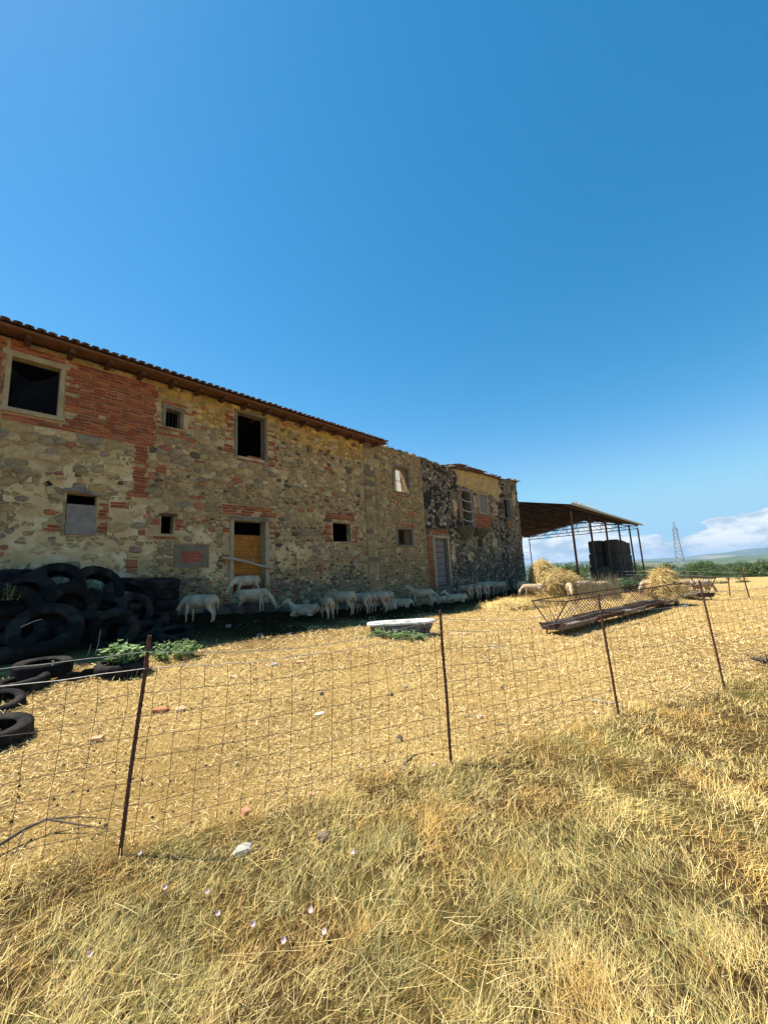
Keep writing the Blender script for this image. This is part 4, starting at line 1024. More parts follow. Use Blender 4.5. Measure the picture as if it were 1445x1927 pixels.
for px, py, pose, yaw, lb, sz in [
 (990, 1121, 'graze', 28, 'sunlit cream sheep nosing into the back of the straw bale', 1.12),
 (1004, 1127, 'graze', 160, 'sunlit sheep at the foot of the straw bale, rear turned to the left', 1.05),
 (1074, 1125, 'graze', 250, 'white sheep behind the hay rack just right of the straw bale', 1.05),
 (1098, 1121, 'graze', 8, 'long-backed white sheep feeding behind the hay rack', 1.10),
 (1130, 1120, 'graze', 340, 'white sheep third along behind the hay rack', 1.05),
 (1222, 1118, 'graze', 200, 'sheep feeding beyond the far end of the hay rack', 1.05),
 (1240, 1117, 'graze', 20, 'sheep half hidden by the straw heaped in the rack', 1.0),
 (1302, 1118, 'mid', 190, 'sheep behind the rear hay rack at its right end', 1.0),
 (1322, 1121, 'graze', 5, 'sheep walking right with lowered head at the end of the rear rack', 1.05)]:
    put_sheep(px, py, pose, yaw, lb, LIT, sz)

# ------------------------------------------------------------------ old tyres
def tyre_mesh(R, w, rim, kind):
    n = 84; prof = []
    sh = .16*w
    prof = [(rim, -w*.36), (rim+.012, -w*.44), ((R+rim)/2, -w*.56), (R-sh, -w*.52), (R-.012, -w*.42), (R, -w*.30), (R+.002, -w*.10), (R+.002, w*.10), (R, w*.30), (R-.012, w*.42), (R-sh, w*.52), ((R+rim)/2, w*.56), (rim+.012, w*.44), (rim, w*.36), (rim+.012, w*.32), ((R+rim)/2, w*.46), (R-.03, w*.36), (R-.035, 0), (R-.03, -w*.36), ((R+rim)/2, -w*.46), (rim+.012, -w*.32)]
    vs = []; m = len(prof)
    for i in range(n):
        a = 2*pi*i/n
        for j, (p, q) in enumerate(prof):
            dp = 0
            if 3 <= j <= 10:
                blk = (i + (j if kind else 2*(j % 2))) % (6 if kind else 4) < (2 if kind else 1)
                dp = -.012*R/.4 if blk else 0
                if not kind and j in (6, 7): dp -= .006
            vs.append(((p+dp)*cos(a), (p+dp)*sin(a), q))
    fs = [(i*m+j, ((i+1) % n)*m+j, ((i+1) % n)*m+(j+1) % m, i*m+(j+1) % m) for i in range(n) for j in range(m)]
    return MB().add(vs, fs).mesh('tyre', m_rubber, True)
TY = {'car': (tyre_mesh(.31, .20, .185, 0), .31, .20), 'truck': (tyre_mesh(.50, .27, .285, 0), .50, .27), 'tractor': (tyre_mesh(.60, .32, .36, 1), .60, .32), 'mid': (tyre_mesh(.40, .23, .23, 0), .40, .23)}
def WP(px, py, d):
    """point seen at a photo pixel on the plane d metres in front of the facade"""
    r_ = ray(px, py); k = ((D-d) - 0)/(r_.x*N.x + r_.y*N.y); return Vector((0, 0, H)) + r_*k
def tyre(kind, pos, axis, label, spin=0, k=1):
    me, R, w = TY[kind]; q = Vector(axis).normalized().to_track_quat('Z', 'Y')
    o = link('tyre', me, None, pos, (q @ Matrix.Rotation(spin, 3, 'Z').to_quaternion()).to_euler(), (k, k, k))
    return tag(o, label, 'tyre', 'old tyres dumped by the barn')
def flat_tyre(kind, px, py, label, tilt=(0, 0), lift=0, k=.85):
    p = G(px, py); w = TY[kind][2]; return tyre(kind, p + Vector((0, 0, w*.5*k + lift)), (tilt[0], tilt[1], 1), label, random.uniform(0, 6), k)
def pile_tyre(kind, px, py, d, axis, label):
    p = WP(px, py, d); R = TY[kind][1]; s_, dd = sd(p.x, p.y)
    return tyre(kind, p, axis, label, random.uniform(0, 6))
tc_ = Vector((.55, -.83, .0))
pile_tyre('truck', 87, 1188, 2.55, (.35, -.65, .72), 'large tyre leaning back at the front of the heap, its round opening to the camera')
pile_tyre('mid', 216, 1187, 2.45, (.22, -.95, .20), 'upright tyre with round dark opening in front of the heap, left of the planted tyre')
pile_tyre('truck', 126, 1148, 1.7, (.93, -.30, .15), 'upright tyre seen edge-on above the leaning large tyre')
pile_tyre('truck', 105, 1104, .85, (.45, -.75, .50), 'tyre high in the middle of the heap against the wall')
pile_tyre('truck', 184, 1106, .85, (.75, -.35, .55), 'tyre bulging from the top of the heap below the plastered wall')
pile_tyre('mid', 195, 1150, 1.6, (.30, -.45, .84), 'tilted tyre above the upright one in the heap')
pile_tyre('truck', 242, 1122, .9, (.55, -.40, .73), 'slanting tyre between the bulging one and the flat stack')
pile_tyre('mid', 250, 1152, 1.3, (.80, -.55, .22), 'upright tyre under the slanting one')
pile_tyre('truck', 40, 1124, 1.5, (.20, -.60, .78), 'tyre tipped forward at the left of the heap')
pile_tyre('truck', 24, 1090, .75, (.1, -.1, 1), 'flat tyre on top of the heap at the left edge')
pile_tyre('truck', 30, 1112, .75, (.05, -.15, 1), 'flat tyre below the topmost one at the left edge')
pile_tyre('truck', 14, 1160, 1.9, (.5, -.8, .3), 'upright tyre half out of frame at the left')
pile_tyre('truck', 22, 1206, 2.3, (.1, -.5, .85), 'tyre lying at the bottom left of the heap')
pile_tyre('mid', 152, 1190, 2.0, (.5, -.6, .6), 'tyre wedged between the two front ones')
pile_tyre('truck', 70, 1150, 1.4, (.3, -.5, .8), 'buried tyre in the middle of the heap')
pile_tyre('mid', 150, 1130, 1.2, (.2, -.3, .9), 'buried tyre under the bulging one')
pile_tyre('mid', 280, 1170, 1.5, (.1, -.2, 1), 'flat tyre at the foot of the flat stack')
pile_tyre('mid', 262, 1192, 1.9, (.1, -.35, .9), 'tyre in the dark gap right of the upright front one')
for i, (y_, lb) in enumerate([(1161, 'lowest flat tyre of the neat stack against the wall'), (1139, 'second flat tyre up in the neat stack against the wall'), (1118, 'third flat tyre up in the neat stack against the wall'), (1099, 'topmost flat tyre of the neat stack against the wall')]):
    pile_tyre('mid', 301+i*.7, y_, .75, (.03*(i-1), -.02*i, 1), lb)
flat_tyre('mid', 329, 1206, 'flat tyre with sunlit rim behind the nettle clump', (.10, -.22))
flat_tyre('mid', 229, 1268, 'flat tyre planted with a leafy green weed', (.02, -.05), -.03)
flat_tyre('truck', 80, 1276, 'worn flat tyre, upper of the two lying left of the planted tyre', (.05, -.04), .04, .66)
flat_tyre('mid', 40, 1296, 'flat tyre lying under the worn one near the left edge', (-.06, -.10), -.04, .72)
flat_tyre('mid', -4, 1332, 'crushed tyre at the left edge between the flat pair and the front tyre', (.2, -.25), -.04, .6)
flat_tyre('truck', -18, 1398, 'big sunlit tyre lying in the straw at the left edge, nearest the fence', (.06, -.12), -.02, .62)
tr = MB(); pts = [G(118+i*9, 1290 - i*2.2) + Vector((0, 0, .06 + .05*sin(i*1.3))) for i in range(9)]
for i in range(8):
    a, b = pts[i], pts[i+1]; u = Vector((.10, .16, .02*sin(i*2)))
    tr.add([tuple(a-u*.5), tuple(b-u*.5), tuple(b+u*.5), tuple(a+u*.5), *(tuple(p+Vector((0, 0, .02))) for p in (a-u*.5, b-u*.5, b+u*.5, a+u*.5))], [(0, 3, 2, 1), (4, 5, 6, 7), (0, 1, 5, 4), (2, 3, 7, 6)])
tag(tr.build('tyre_tread', m_rubber), 'torn strip of tyre tread curling out beside the flat tyres', 'tyre tread')

# ------------------------------------------------------------------ bathtub
def bathtub():
    c = G(757, 1199) + Vector((0, .40, -.14)); yaw = radians(3); root = empty('bathtub', c, yaw, 'white enamel bathtub used as a water trough on the straw', 'bathtub')
    L, Wd, h = .80, .36, .43; n = 44
    def ring(sx, sy, z, p=3.2, dx=0):
        out = []
        for i in range(n):
            a = 2*pi*i/n; cx_, sy_ = cos(a), sin(a)
            out.append((dx + sx*abs(cx_)**(2/p)*(1 if cx_ >= 0 else -1), sy*abs(sy_)**(2/p)*(1 if sy_ >= 0 else -1), z))
        return out
    def skin(rings, close):
        b = MB(); vs = [v for r_ in rings for v in r_]
        fs = [(i*n+q, i*n+(q+1) % n, (i+1)*n+(q+1) % n, (i+1)*n+q) for i in range(len(rings)-1) for q in range(n)]
        if close: fs.append(tuple(range((len(rings)-1)*n, len(rings)*n)))
        return b.add(vs, fs)
    skin([ring(L-.035, Wd-.035, h+.004), ring(L-.07, Wd-.07, h-.02), ring(L-.14, Wd-.10, .25), ring(L-.24, Wd-.14, .13), ring(L-.36, Wd-.2, .11)], True).build('basin', m_enamel, root, smooth=True)
    skin([ring(L-.05, Wd-.05, h-.035), ring(L-.10, Wd-.08, .26), ring(L-.20, Wd-.12, .09), ring(L-.33, Wd-.18, .05)], True).build('shell', m_tub_out, root, smooth=True)
    skin([ring(L-.035, Wd-.035, h+.004), ring(L-.01, Wd-.01, h+.012), ring(L, Wd, h), ring(L, Wd, h-.035), ring(L-.03, Wd-.03, h-.04)], False).build('rim', m_enamel, root)
    for sx in (-1, 1):
        for sy in (-1, 1): MB().tube([(sx*.42, sy*.17, .10), (sx*.45, sy*.19, .0)], [.03, .024], 6).build('foot', m_rust, root)
    MB().bar((.5, -Wd+.115, .27), (.5, -Wd+.05, .27), .022, 10).build('overflow_shade', m_hole, root)
    MB().box(-.72, .70, -.30, -.285, .10, .13).build('pipe', m_galv, root)
bathtub()

# ------------------------------------------------------------------ leafy weeds
def leaf(mb, p, d, up, L, w, c):
    d = d.normalized(); s_ = d.cross(up).normalized()*w; m = p + d*L*.5 - up*L*.06
    mb.add([tuple(p), tuple(m - s_), tuple(p + d*L - up*L*.2), tuple(m + s_), tuple(m - up*w*.35)], [(0, 1, 4), (1, 2, 4), (2, 3, 4), (3, 0, 4)], c)
def weed(name, loc, rad, h, stems, L, label, cols, cat='plant', group=None, leaves=9, lw=.34):
    root = empty(name, loc, random.uniform(0, 6), label, cat, group); lv = MB(); st = MB()
    for _ in range(stems):
        a = random.uniform(0, 2*pi); q = rad*sqrt(random.random()); b = Vector((cos(a)*q, sin(a)*q, 0)); hh = h*random.uniform(.45, 1.0)*(1-.35*q/rad)
        tip = b + Vector((cos(a)*q*.45 + random.uniform(-.05, .05), sin(a)*q*.45 + random.uniform(-.05, .05), hh)); st.bar(b, tip, .004, 4, .002, tint=(.55, .6, .35))
        for k in range(leaves):
            t = .15 + .85*k/leaves; p = b.lerp(tip, t); an = random.uniform(0, 2*pi); dr = Vector((cos(an), sin(an), random.uniform(-.3, .55)))
            c = random.choice(cols); kk = random.uniform(.8, 1.2); leaf(lv, p, dr, Vector((0, 0, 1)), L*random.uniform(.6, 1.15), L*lw*random.uniform(.8, 1.1), tuple(v*kk for v in c))
    lv.build('leaves', m_leaf, root); st.build('stems', m_grass, root); return root
GL = [(.20, .31, .09), (.15, .25, .07), (.27, .38, .14), (.22, .32, .13)]
p_ = G(229, 1268); weed('leafy_weed', p_ + Vector((0, .03, .15)), .20, .40, 26, .12, 'broad-leaved weed growing out of the planted tyre', GL, leaves=8, lw=.42)
weed('nettle_clump', G(330, 1236), .28, .36, 60, .085, 'dense green nettle clump in front of the shaded flat tyre', GL, leaves=12, lw=.26)
weed('leafy_weed', G(706, 1199), .12, .30, 14, .075, 'small weed at the left foot of the bathtub', GL)
weed('leafy_weed', G(727, 1201), .10, .26, 12, .075, 'weed between the left foot and the middle of the bathtub', GL)
weed('leafy_weed', G(748, 1203), .13, .28, 15, .075, 'weed below the middle of the bathtub', GL)
weed('leafy_weed', G(772, 1204), .16, .30, 22, .075, 'largest weed in front of the bathtub, towards its right end', GL)
weed('leafy_weed', G(790, 1203), .12, .24, 14, .07, 'low weed at the right end of the row before the bathtub', GL)
weed('leafy_weed', WP(2, 1130, 1.9), .25, .35, 20, .10, 'dark weed growing on the tyre heap at the left edge', [(.06, .12, .04), (.08, .15, .05)])

# ------------------------------------------------------------------ straw bale, straw heaps
def straw_heap(name, c, rx, ry, h, yaw, label, cat, n, parent=None, core=(.52, .36, .12), fuzz=1.0, seed=0, sq=2.0, group=None):
    root = parent or empty(name, c, yaw, label, cat, group); rnd = random.Random(seed); nu, nv = 40, 16; vs = []
    def surf(u, v):                                   # u angle, v 0 at the ground .. 1 on top
        k = (1 - v**sq)**(1/sq) if v < 1 else 0
        f = 1 + .34*mnoise.noise((cos(u)*1.6+seed, sin(u)*1.6, v*2)) + .12*mnoise.noise((cos(u)*5+seed, sin(u)*5, v*6))
        return Vector((cos(u)*rx*k*f, sin(u)*ry*k*f, v*h*(1 + .16*mnoise.noise((cos(u)*1.3, sin(u)*1.3, seed+4))) - .05))
    for j in range(nv+1):
        for i in range(nu): vs.append(tuple(surf(2*pi*i/nu, min(.999, j/nv))))
    fs = [(j*nu+i, j*nu+(i+1) % nu, (j+1)*nu+(i+1) % nu, (j+1)*nu+i) for j in range(nv) for i in range(nu)] + [tuple(range(nv*nu, (nv+1)*nu))]
    l0 = Vector(c) if parent else Vector((0, 0, 0)); MB().add(vs, fs, core).build('straw_core', m_straw, root, l0, smooth=True)
    mb = MB()
    for _ in range(n):
        u, v = rnd.uniform(0, 2*pi), rnd.random()**.8*.99; p = surf(u, v); L = rnd.uniform(.10, .34)*fuzz; w = rnd.uniform(.004, .009)
        out = Vector((cos(u), sin(u), .2 + v)).normalized(); d = Vector((rnd.gauss(0, 1), rnd.gauss(0, 1), rnd.gauss(-.1, .6))).normalized(); d = (d - out*d.dot(out)*.55).normalized()
        s_ = d.cross(out).normalized()*w; p = p + out*rnd.uniform(-.01, .045); m_ = p + d*L*.5 + out*L*.10; e_ = p + d*L - Vector((0, 0, L*.12))
        c_ = rnd.choice([(.74, .54, .20), (.62, .43, .14), (.82, .65, .30), (.46, .30, .10), (.32, .20, .07)])
        mb.add([tuple(p-s_), tuple(p+s_), tuple(m_+s_), tuple(m_-s_), tuple(e_)], [(0, 1, 2, 3), (3, 2, 4)], c_)
    tag(mb.build('straw_strands', m_straw, root, l0), kind='stuff'); return root, surf
hc = G(1040, 1121)
hr, hs_ = straw_heap('straw_bale', hc + Vector((.15, .35, 0)), 1.25, .95, 1.35, .1, 'big broken straw bale with dark round holes standing by the house corner', 'bale', 12000, seed=3, sq=2.1, fuzz=1.35)
straw_heap('', (.95, .05, .0), .75, .7, 1.05, 0, None, None, 4200, hr, seed=31, sq=1.8, fuzz=1.5)
straw_heap('', (-.35, .1, .35), .80, .7, 1.42, 0, None, None, 4200, hr, seed=32, sq=1.6, fuzz=1.5)
straw_heap('', (-1.0, -.3, .0), .6, .6, .55, 0, None, None, 2200, hr, seed=33, sq=1.6, fuzz=1.4)
for u, v in ((3.95, .58), (4.05, .40), (4.35, .36), (4.55, .36), (5.05, .42)):
    p = hs_(u, v); o_ = Vector((cos(u), sin(u), 0)); MB().bar(p + o_*.07, p - o_*.2, .065, 10).build('hole_shade_plug', m_hole, hr)  # dark plugs painted as the shade inside the holes
straw_heap('straw_mound', G(975, 1143) + Vector((.2, .3, 0)), 1.9, 1.0, .34, .5, 'low mound of fresh straw spread before the bale at the shadow edge', 'straw', 5200, seed=5)
straw_heap('straw_mound', G(1040, 1136), 1.3, .7, .22, .5, 'thin straw spill between the bale and the near end of the hay rack', 'straw', 2600, seed=8)

# ------------------------------------------------------------------ hay racks
def hay_rack(a, b, label, bays, hgt=.86, straw=None, low=True, vertical=False):
    ax = (b-a); L = ax.length; yaw = atan2(ax.y, ax.x); pitch = math.asin((b.z-a.z)/L)
    root = empty('hay_rack', a, yaw, label, 'hay rack', 'iron hay racks in the yard'); root.rotation_euler = (0, -pitch, yaw)
    W1, W2, z1, z2 = .06, .44, .25, hgt+.06
    for s in (-1, 1):
        MB().bar((0, s*W2, z2), (L, s*W2, z2), .017, 6).build('top_rail', m_rack, root)
        MB().bar((0, s*W1, z1), (L, s*W1, z1), .015, 6).build('bottom_rail', m_rack, root)
    for e_ in (0, L):
        MB().bar((e_, -W2, z2), (e_, W2, z2), .015, 6).build('end_rail', m_rack, root)
        for s in (-1, 1): MB().bar((e_, s*W1, z1), (e_, s*W2, z2), .015, 6).build('end_bar', m_rack, root)
        for k in range(5): MB().bar((e_, (-W1+2*W1*k/4), z1), (e_, (-W2+2*W2*k/4), z2), .006, 4).build('rod', m_rack, root)
    nb = int(L/.17); sl = .0 if vertical else .24
    rod = [MB().bar((0, s*W1, z1), (sl, s*W2, z2), .0075, 4).mesh('rod', m_rack) for s in (-1, 1)]
    rod2 = [MB().bar((0, s*W1, z1), (-sl, s*W2, z2), .0075, 4).mesh('rod', m_rack) for s in (-1, 1)]
    for i in range(1, nb):
        for q in (0, 1):
            x = i*L/nb; flip = (i//11) % 2
            if not flip and x + sl > L: continue
            if flip and x - sl < 0: continue
            link('rod', (rod2 if flip else rod)[q], root, (x, 0, 0))
    # trough in bays, with end plates, on legs
    for k in range(bays):
        x0, x1 = k*L/bays + .02, (k+1)*L/bays - .02; t = MB(); dz_ = .03*((k % 2)*2-1)
        pr = [(-.33, .26), (-.24, .14), (.24, .14), (.33, .26), (.31, .265), (.23, .155), (-.23, .155), (-.31, .265)]
        vs = [(x, y, z+dz_*.3) for x in (x0, x1) for y, z in pr]; n = len(pr)
        t.add(vs, [(i, (i+1) % n, n+(i+1) % n, n+i) for i in range(n)]).build('trough', m_rack if k % 2 else m_wood_grey, root)
        for x in (x0, x1): MB().add([(x, -.34, .28), (x, .34, .28), (x, .25, .12), (x, -.25, .12), (x+.012, -.34, .28), (x+.012, .34, .28), (x+.012, .25, .12), (x+.012, -.25, .12)], [(0, 1, 2, 3), (7, 6, 5, 4), (0, 4, 5, 1), (1, 5, 6, 2), (2, 6, 7, 3), (3, 7, 4, 0)]).build('end_plate', m_rack, root)
        for x in (x0+.15, x1-.15):
            for s in (-1, 1): MB().bar((x, s*.21, .14), (x, s*.27, -.02), .02, 5).build('leg', m_rack, root)
    if straw:
        pass
    return root
fa, fb = G(1040, 1196), G(1262, 1138)
hay_rack(fa, fb, 'long rusty V-shaped hay rack with slanting rods over a trough', 5, .72)
hay_rack(G(1330, 1130), G(1212, 1117), 'rear hay rack of upright rods behind the straw-filled end', 3, .80, vertical=True)
mid_ = fa.lerp(fb, .955)
straw_heap('straw_heap', mid_ + Vector((.05, .1, .30)), .50, .45, .95, .6, 'tall tuft of straw heaped in the far end of the hay rack', 'straw', 4200, seed=12, sq=1.4, fuzz=1.6)
straw_heap('straw_heap', G(1283, 1124), 1.1, .6, .30, .2, 'straw spilled between the two hay racks', 'straw', 2200, seed=14)
wt = tyre_mesh(.28, .16, .16, 0); wp = G(1273, 1137)
tag(link('wheel', wt, None, wp + Vector((0, 0, .27)), (pi/2, 0, radians(60))), 'dark wheel standing at the far end of the hay rack', 'wheel')

# ------------------------------------------------------------------ open hay shed
def shed():
    s0, s1, dF, yB, zE = 26.6, 49.5, 2.9, 9.0, 5.35
    yF = -dF; zb = .1; ridge = 2.5; zR = zE + 1.15
    root = empty('hay_shed', W((s0+s1)/2, 0, zb), RZ, 'open steel hay shed with shallow sheet roof beside the row of houses', 'shed')
    off = (s0+s1)/2; X = lambda s: s - off; Zo = -zb
    mid = ridge
    def zr(y): return zE + (zR-zE)*(y-yF)/(mid-yF) if y < mid else zR - (zR-zE)*(y-mid)/(yB-mid)
    # roof sheets: each a corrugated panel
    ns = 12; w = (s1+.5-s0)/ns
    for side in (0, 1):
        ya, yb = (yF-.35, mid) if side == 0 else (mid, yB+.35)
        for k in range(ns):
            b = MB(); m_ = 14; vs = []
            for i in range(m_+1):
                x = X(s0 - .2 + k*w + w*i/m_); c_ = .018*(i % 2)
                for y in (ya, yb): vs.append((x, y, zr(y) + .16 + c_ + Zo + .004*(k % 2)))
                for y in (ya, yb): vs.append((x, y, zr(y) + .15 + c_ + Zo + .004*(k % 2)))
            fs = []
            for i in range(m_):
                q = 4*i; fs += [(q, q+4, q+5, q+1), (q+3, q+7, q+6, q+2), (q, q+2, q+6, q+4), (q+1, q+5, q+7, q+3)]
            b.add(vs, fs).build('roof_sheet', m_sheet, root)
    for i in range(9):
        y = yF + .1 + (yB-yF-.2)*i/8; MB().box(X(s0-.1), X(s1+.2), y-.03, y+.03, zr(y)+.04+Zo, zr(y)+.135+Zo).build('purlin', m_steel, root)
    MB().box(X(s0-.2), X(s1+.3), yF-.40, yF-.36, zE+.04+Zo, zE+.20+Zo).build('gutter', m_pale_wood, root)
    fr = [27.4, 31.6, 36.0, 40.5, 45.0, 49.2]
    for k, s in enumerate(fr):
        tr_ = empty('truss', (X(s), 0, 0)); tr_.parent = root; zc = zE - .25
        for seg in ((yF, mid), (mid, yB)): MB().bar((0, seg[0], zr(seg[0])+Zo), (0, seg[1], zr(seg[1])+Zo), .045, 4).build('chord', m_steel, tr_)
        MB().bar((0, yF, zc+Zo), (0, yB, zc+Zo), .04, 4).build('chord', m_steel, tr_)
        m_ = 10
        for i in range(m_+1):
            y = yF + (yB-yF)*i/m_; MB().bar((0, y, zc+Zo), (0, y, zr(y)+Zo), .022, 4).build('strut', m_steel, tr_)
            if i < m_:
                y2 = yF + (yB-yF)*(i+1)/m_
                a_, b_ = ((y, zc), (y2, zr(y2))) if i < m_/2 else ((y, zr(y)), (y2, zc))
                MB().bar((0, a_[0], a_[1]+Zo), (0, b_[0], b_[1]+Zo), .02, 4).build('brace', m_steel, tr_)
        for y in (yF+.05, yB-.1):
            lean = .0
            MB().bar((X(s), y, -.4+Zo), (X(s)+lean, y, zc+Zo), .075 if y < 0 else .06, 8).build('post', m_steel_red if (k == 0 and y < 0) else m_steel, root)
    for z in (1.7, 2.6, 3.5):
        MB().tube([(X(s), yB-.1, z+.06*sin(s)+Zo) for s in np.linspace(s0, s1, 12)], .014, 4).build('rail_wire', m_wire, root)
    return root
shed()
rs = random.Random(2)
for k in range(6):
    q = W(28.2 + k*1.0, 3.05, 5.62); sc = 1.1 - .1*k
    P0 = []; mbt = MB()
    for _ in range(90):
        an = rs.uniform(0, 6.28); L = rs.uniform(.12, .36)*sc; b0 = Vector((rs.uniform(-.3, .3), rs.uniform(-.12, .12), 0)); d_ = Vector((cos(an)*.5, sin(an)*.5, rs.uniform(.5, 1.2)))
        s_ = Vector((-sin(an), cos(an), 0))*.006; mbt.add([tuple(b0-s_), tuple(b0+s_), tuple(b0+d_*L)], [(0, 1, 2)], rs.choice([(.6, .42, .2), (.48, .32, .16), (.66, .5, .28)]))
    o = mbt.build('dry_grass_tuft', m_grass, None, q, (0, 0, RZ)); tag(o, ['tallest dry grass tuft at the near corner of the shed gutter', 'second dry grass tuft along the shed gutter', 'third dry grass tuft along the shed gutter', 'fourth dry grass tuft along the shed gutter', 'fifth dry grass tuft along the shed gutter', 'last dry grass tuft along the shed gutter, farthest off'][k], 'grass', 'tufts on the shed gutter')
def bale_mesh():
    n, b = 26, MB(); vs = []; prof = [(.0, 0), (.50, 0), (.60, .05), (.635, .16), (.625, .6), (.64, 1.02), (.60, 1.12), (.50, 1.16), (0, 1.16)]
    m_ = len(prof)
    for i in range(n):
        a = 2*pi*i/n
        for j, (r_, z) in enumerate(prof): f = 1 + .03*mnoise.noise((cos(a)*3, sin(a)*3, z*3)); vs.append((r_*cos(a)*f, r_*sin(a)*f, z))
    return b.add(vs, [(i*m_+j, ((i+1) % n)*m_+j, ((i+1) % n)*m_+j+1, i*m_+j+1) for i in range(n) for j in range(m_-1)]).mesh('round_bale', m_bale, True)
bm_ = bale_mesh(); rows = ['front', 'second', 'third', 'rear']; lv_ = ['bottom', 'middle', 'top']
for i in range(4):
    for j in range(2):
        for k in range(3):
            p = W(44.8 + i*1.5 + rs.uniform(-.05, .05), 1.2 - j*1.5 + rs.uniform(-.05, .05), 0); p.z = hz(p.x, p.y) + .1 + k*1.27
            lb = f'dark round bale in the shed stack, {lv_[k]} layer, {"nearer" if j == 0 else "farther"} row, {["first", "second", "third", "last"][i]} from the left'
            tag(link('round_bale', bm_, None, p, (0, 0, rs.uniform(0, 6)), (1.12, 1.12, 1.1)), lb, 'bale', 'round bales stacked in the shed')
for i in range(2):
    p = W(42.0 - i*1.3, .6, 0); p.z = hz(p.x, p.y) + .05
    tag(link('round_bale', bm_, None, p, (0, 0, 1+i)), ['single round bale standing just left of the shed stack', 'lone round bale farthest left in the shed'][i], 'bale', 'round bales stacked in the shed')

# ------------------------------------------------------------------ weeds before the shed, far fence, pylon, trees
DK = [(.045, .085, .025), (.06, .10, .03), (.035, .065, .02), (.09, .12, .04)]
for i in range(20):
    px = 1092 + i*7.6 + random.uniform(-4, 4); p = W(0, 0, 0); p = at(px, 1085, random.uniform(19.5, 24)); p.z = hz(p.x, p.y)
    lb = ['tall dark green weeds', 'rank green nettles', 'bushy green weeds', 'coarse dark docks'][i % 4]
    weed('tall_weeds', p, .55, random.uniform(.7, 1.25), 26, .20, f'{lb} before the shed, {["first", "second", "third", "fourth", "fifth"][i//4]} bunch of their kind from the left', DK, 'weeds', 'weeds growing before the shed', leaves=9, lw=.24)
mb = MB(); 
for _ in range(420):
    p = at(random.uniform(1086, 1165), 1092, random.uniform(16.5, 20)); p.z = hz(p.x, p.y); h_ = random.uniform(.4, 1.2); d_ = Vector((random.uniform(-.15, .15), random.uniform(-.15, .15), 1))*h_
    mb.bar(p, p + d_, .007, 3, .003, tint=random.choice([(.42, .33, .20), (.30, .22, .13), (.55, .46, .30)]), cap=False)
tag(mb.build('dead_stems', m_grass), 'bare dry weed stems standing in front of the shed', 'stems', kind='stuff')
def far_post(px, py, h, lean, label):
    p = G(px, py); o = MB().bar((0, 0, -.1), (lean*h, 0, h), .022, 6, .02).build('fence_post', m_rust, None, p); tag(o, label, 'post', 'far fence posts')
    return p, h
fpl = [far_post(1373, 1124, 1.15, .08, 'thin post of the far fence, left of the pair at the field edge'), far_post(1411, 1129, 1.2, -.10, 'leaning post of the far fence, right of the pair at the field edge'),
       far_post(1228, 1108, 1.0, 0, 'post of the far fence behind the hay rack'), far_post(1150, 1105, 1.1, .02, 'post of the far fence in the weeds before the shed'), far_post(1306, 1113, 1.0, .02, 'post of the far fence behind the rear hay rack')]
ordp = sorted([(p, h) for p, h in fpl], key=lambda t: -t[0].y)
fm = empty('mesh_fence', ordp[2][0], 0, 'thin wire netting of the far fence between yard and dry field', 'fence'); o0 = ordp[2][0]
for (p, h), (q, g) in zip(ordp[:-1], ordp[1:]):
    for k in range(5):
        z = .2 + k*.2; MB().bar(p - o0 + Vector((0, 0, z)), q - o0 + Vector((0, 0, z)), .004, 4).build('line_wire', m_galv, fm)
def pylon():
    c = at(1283, 1080, 168); c.z = hz(c.x, c.y); hgt = 26.5; root = empty('lattice_pylon', c, -.55, 'pale grey steel lattice pylon rising beyond the field', 'pylon'); b0, b1 = 1.9, .62
    def wd(z): return b0 + (b1-b0)*min(1, z/(hgt*.86)) if z < hgt*.86 else b1*(1 - (z-hgt*.86)/(hgt*.14))
    zs = [0, 3.6, 6.6, 9.2, 11.4, 13.4, 15.2, 16.9, 18.5, 20, 21.4, 22.8, 24.2, hgt]
    cor = lambda z: [Vector((sx*wd(z), sy*wd(z), z)) for sx, sy in ((-1, -1), (1, -1), (1, 1), (-1, 1))]
    for k in range(4): MB().tube([cor(z)[k] for z in zs], .10, 4).build('leg', m_pylon, root)
    for a, b in zip(zs[:-2], zs[1:-1]):
        ca, cb = cor(a), cor(b); lat = MB()
        for k in range(4): lat.bar(ca[k], cb[(k+1) % 4], .045, 4).bar(ca[(k+1) % 4], cb[k], .045, 4).bar(cb[k], cb[(k+1) % 4], .04, 4)
        lat.build('bracing', m_pylon, root)
    for z in (19.2, 21.2, 23.2):
        MB().bar((-1.0, 0, z), (1.0, 0, z), .07, 4).build('cross_arm', m_pylon, root)
        for s in (-1, 1): MB().tube([(s*.9, 0, z), (s*.9, 0, z-.5), (s*.9, 0, z-1.0)], [.10, .16, .10], 6).build('insulator', m_pylon, root)
pylon()
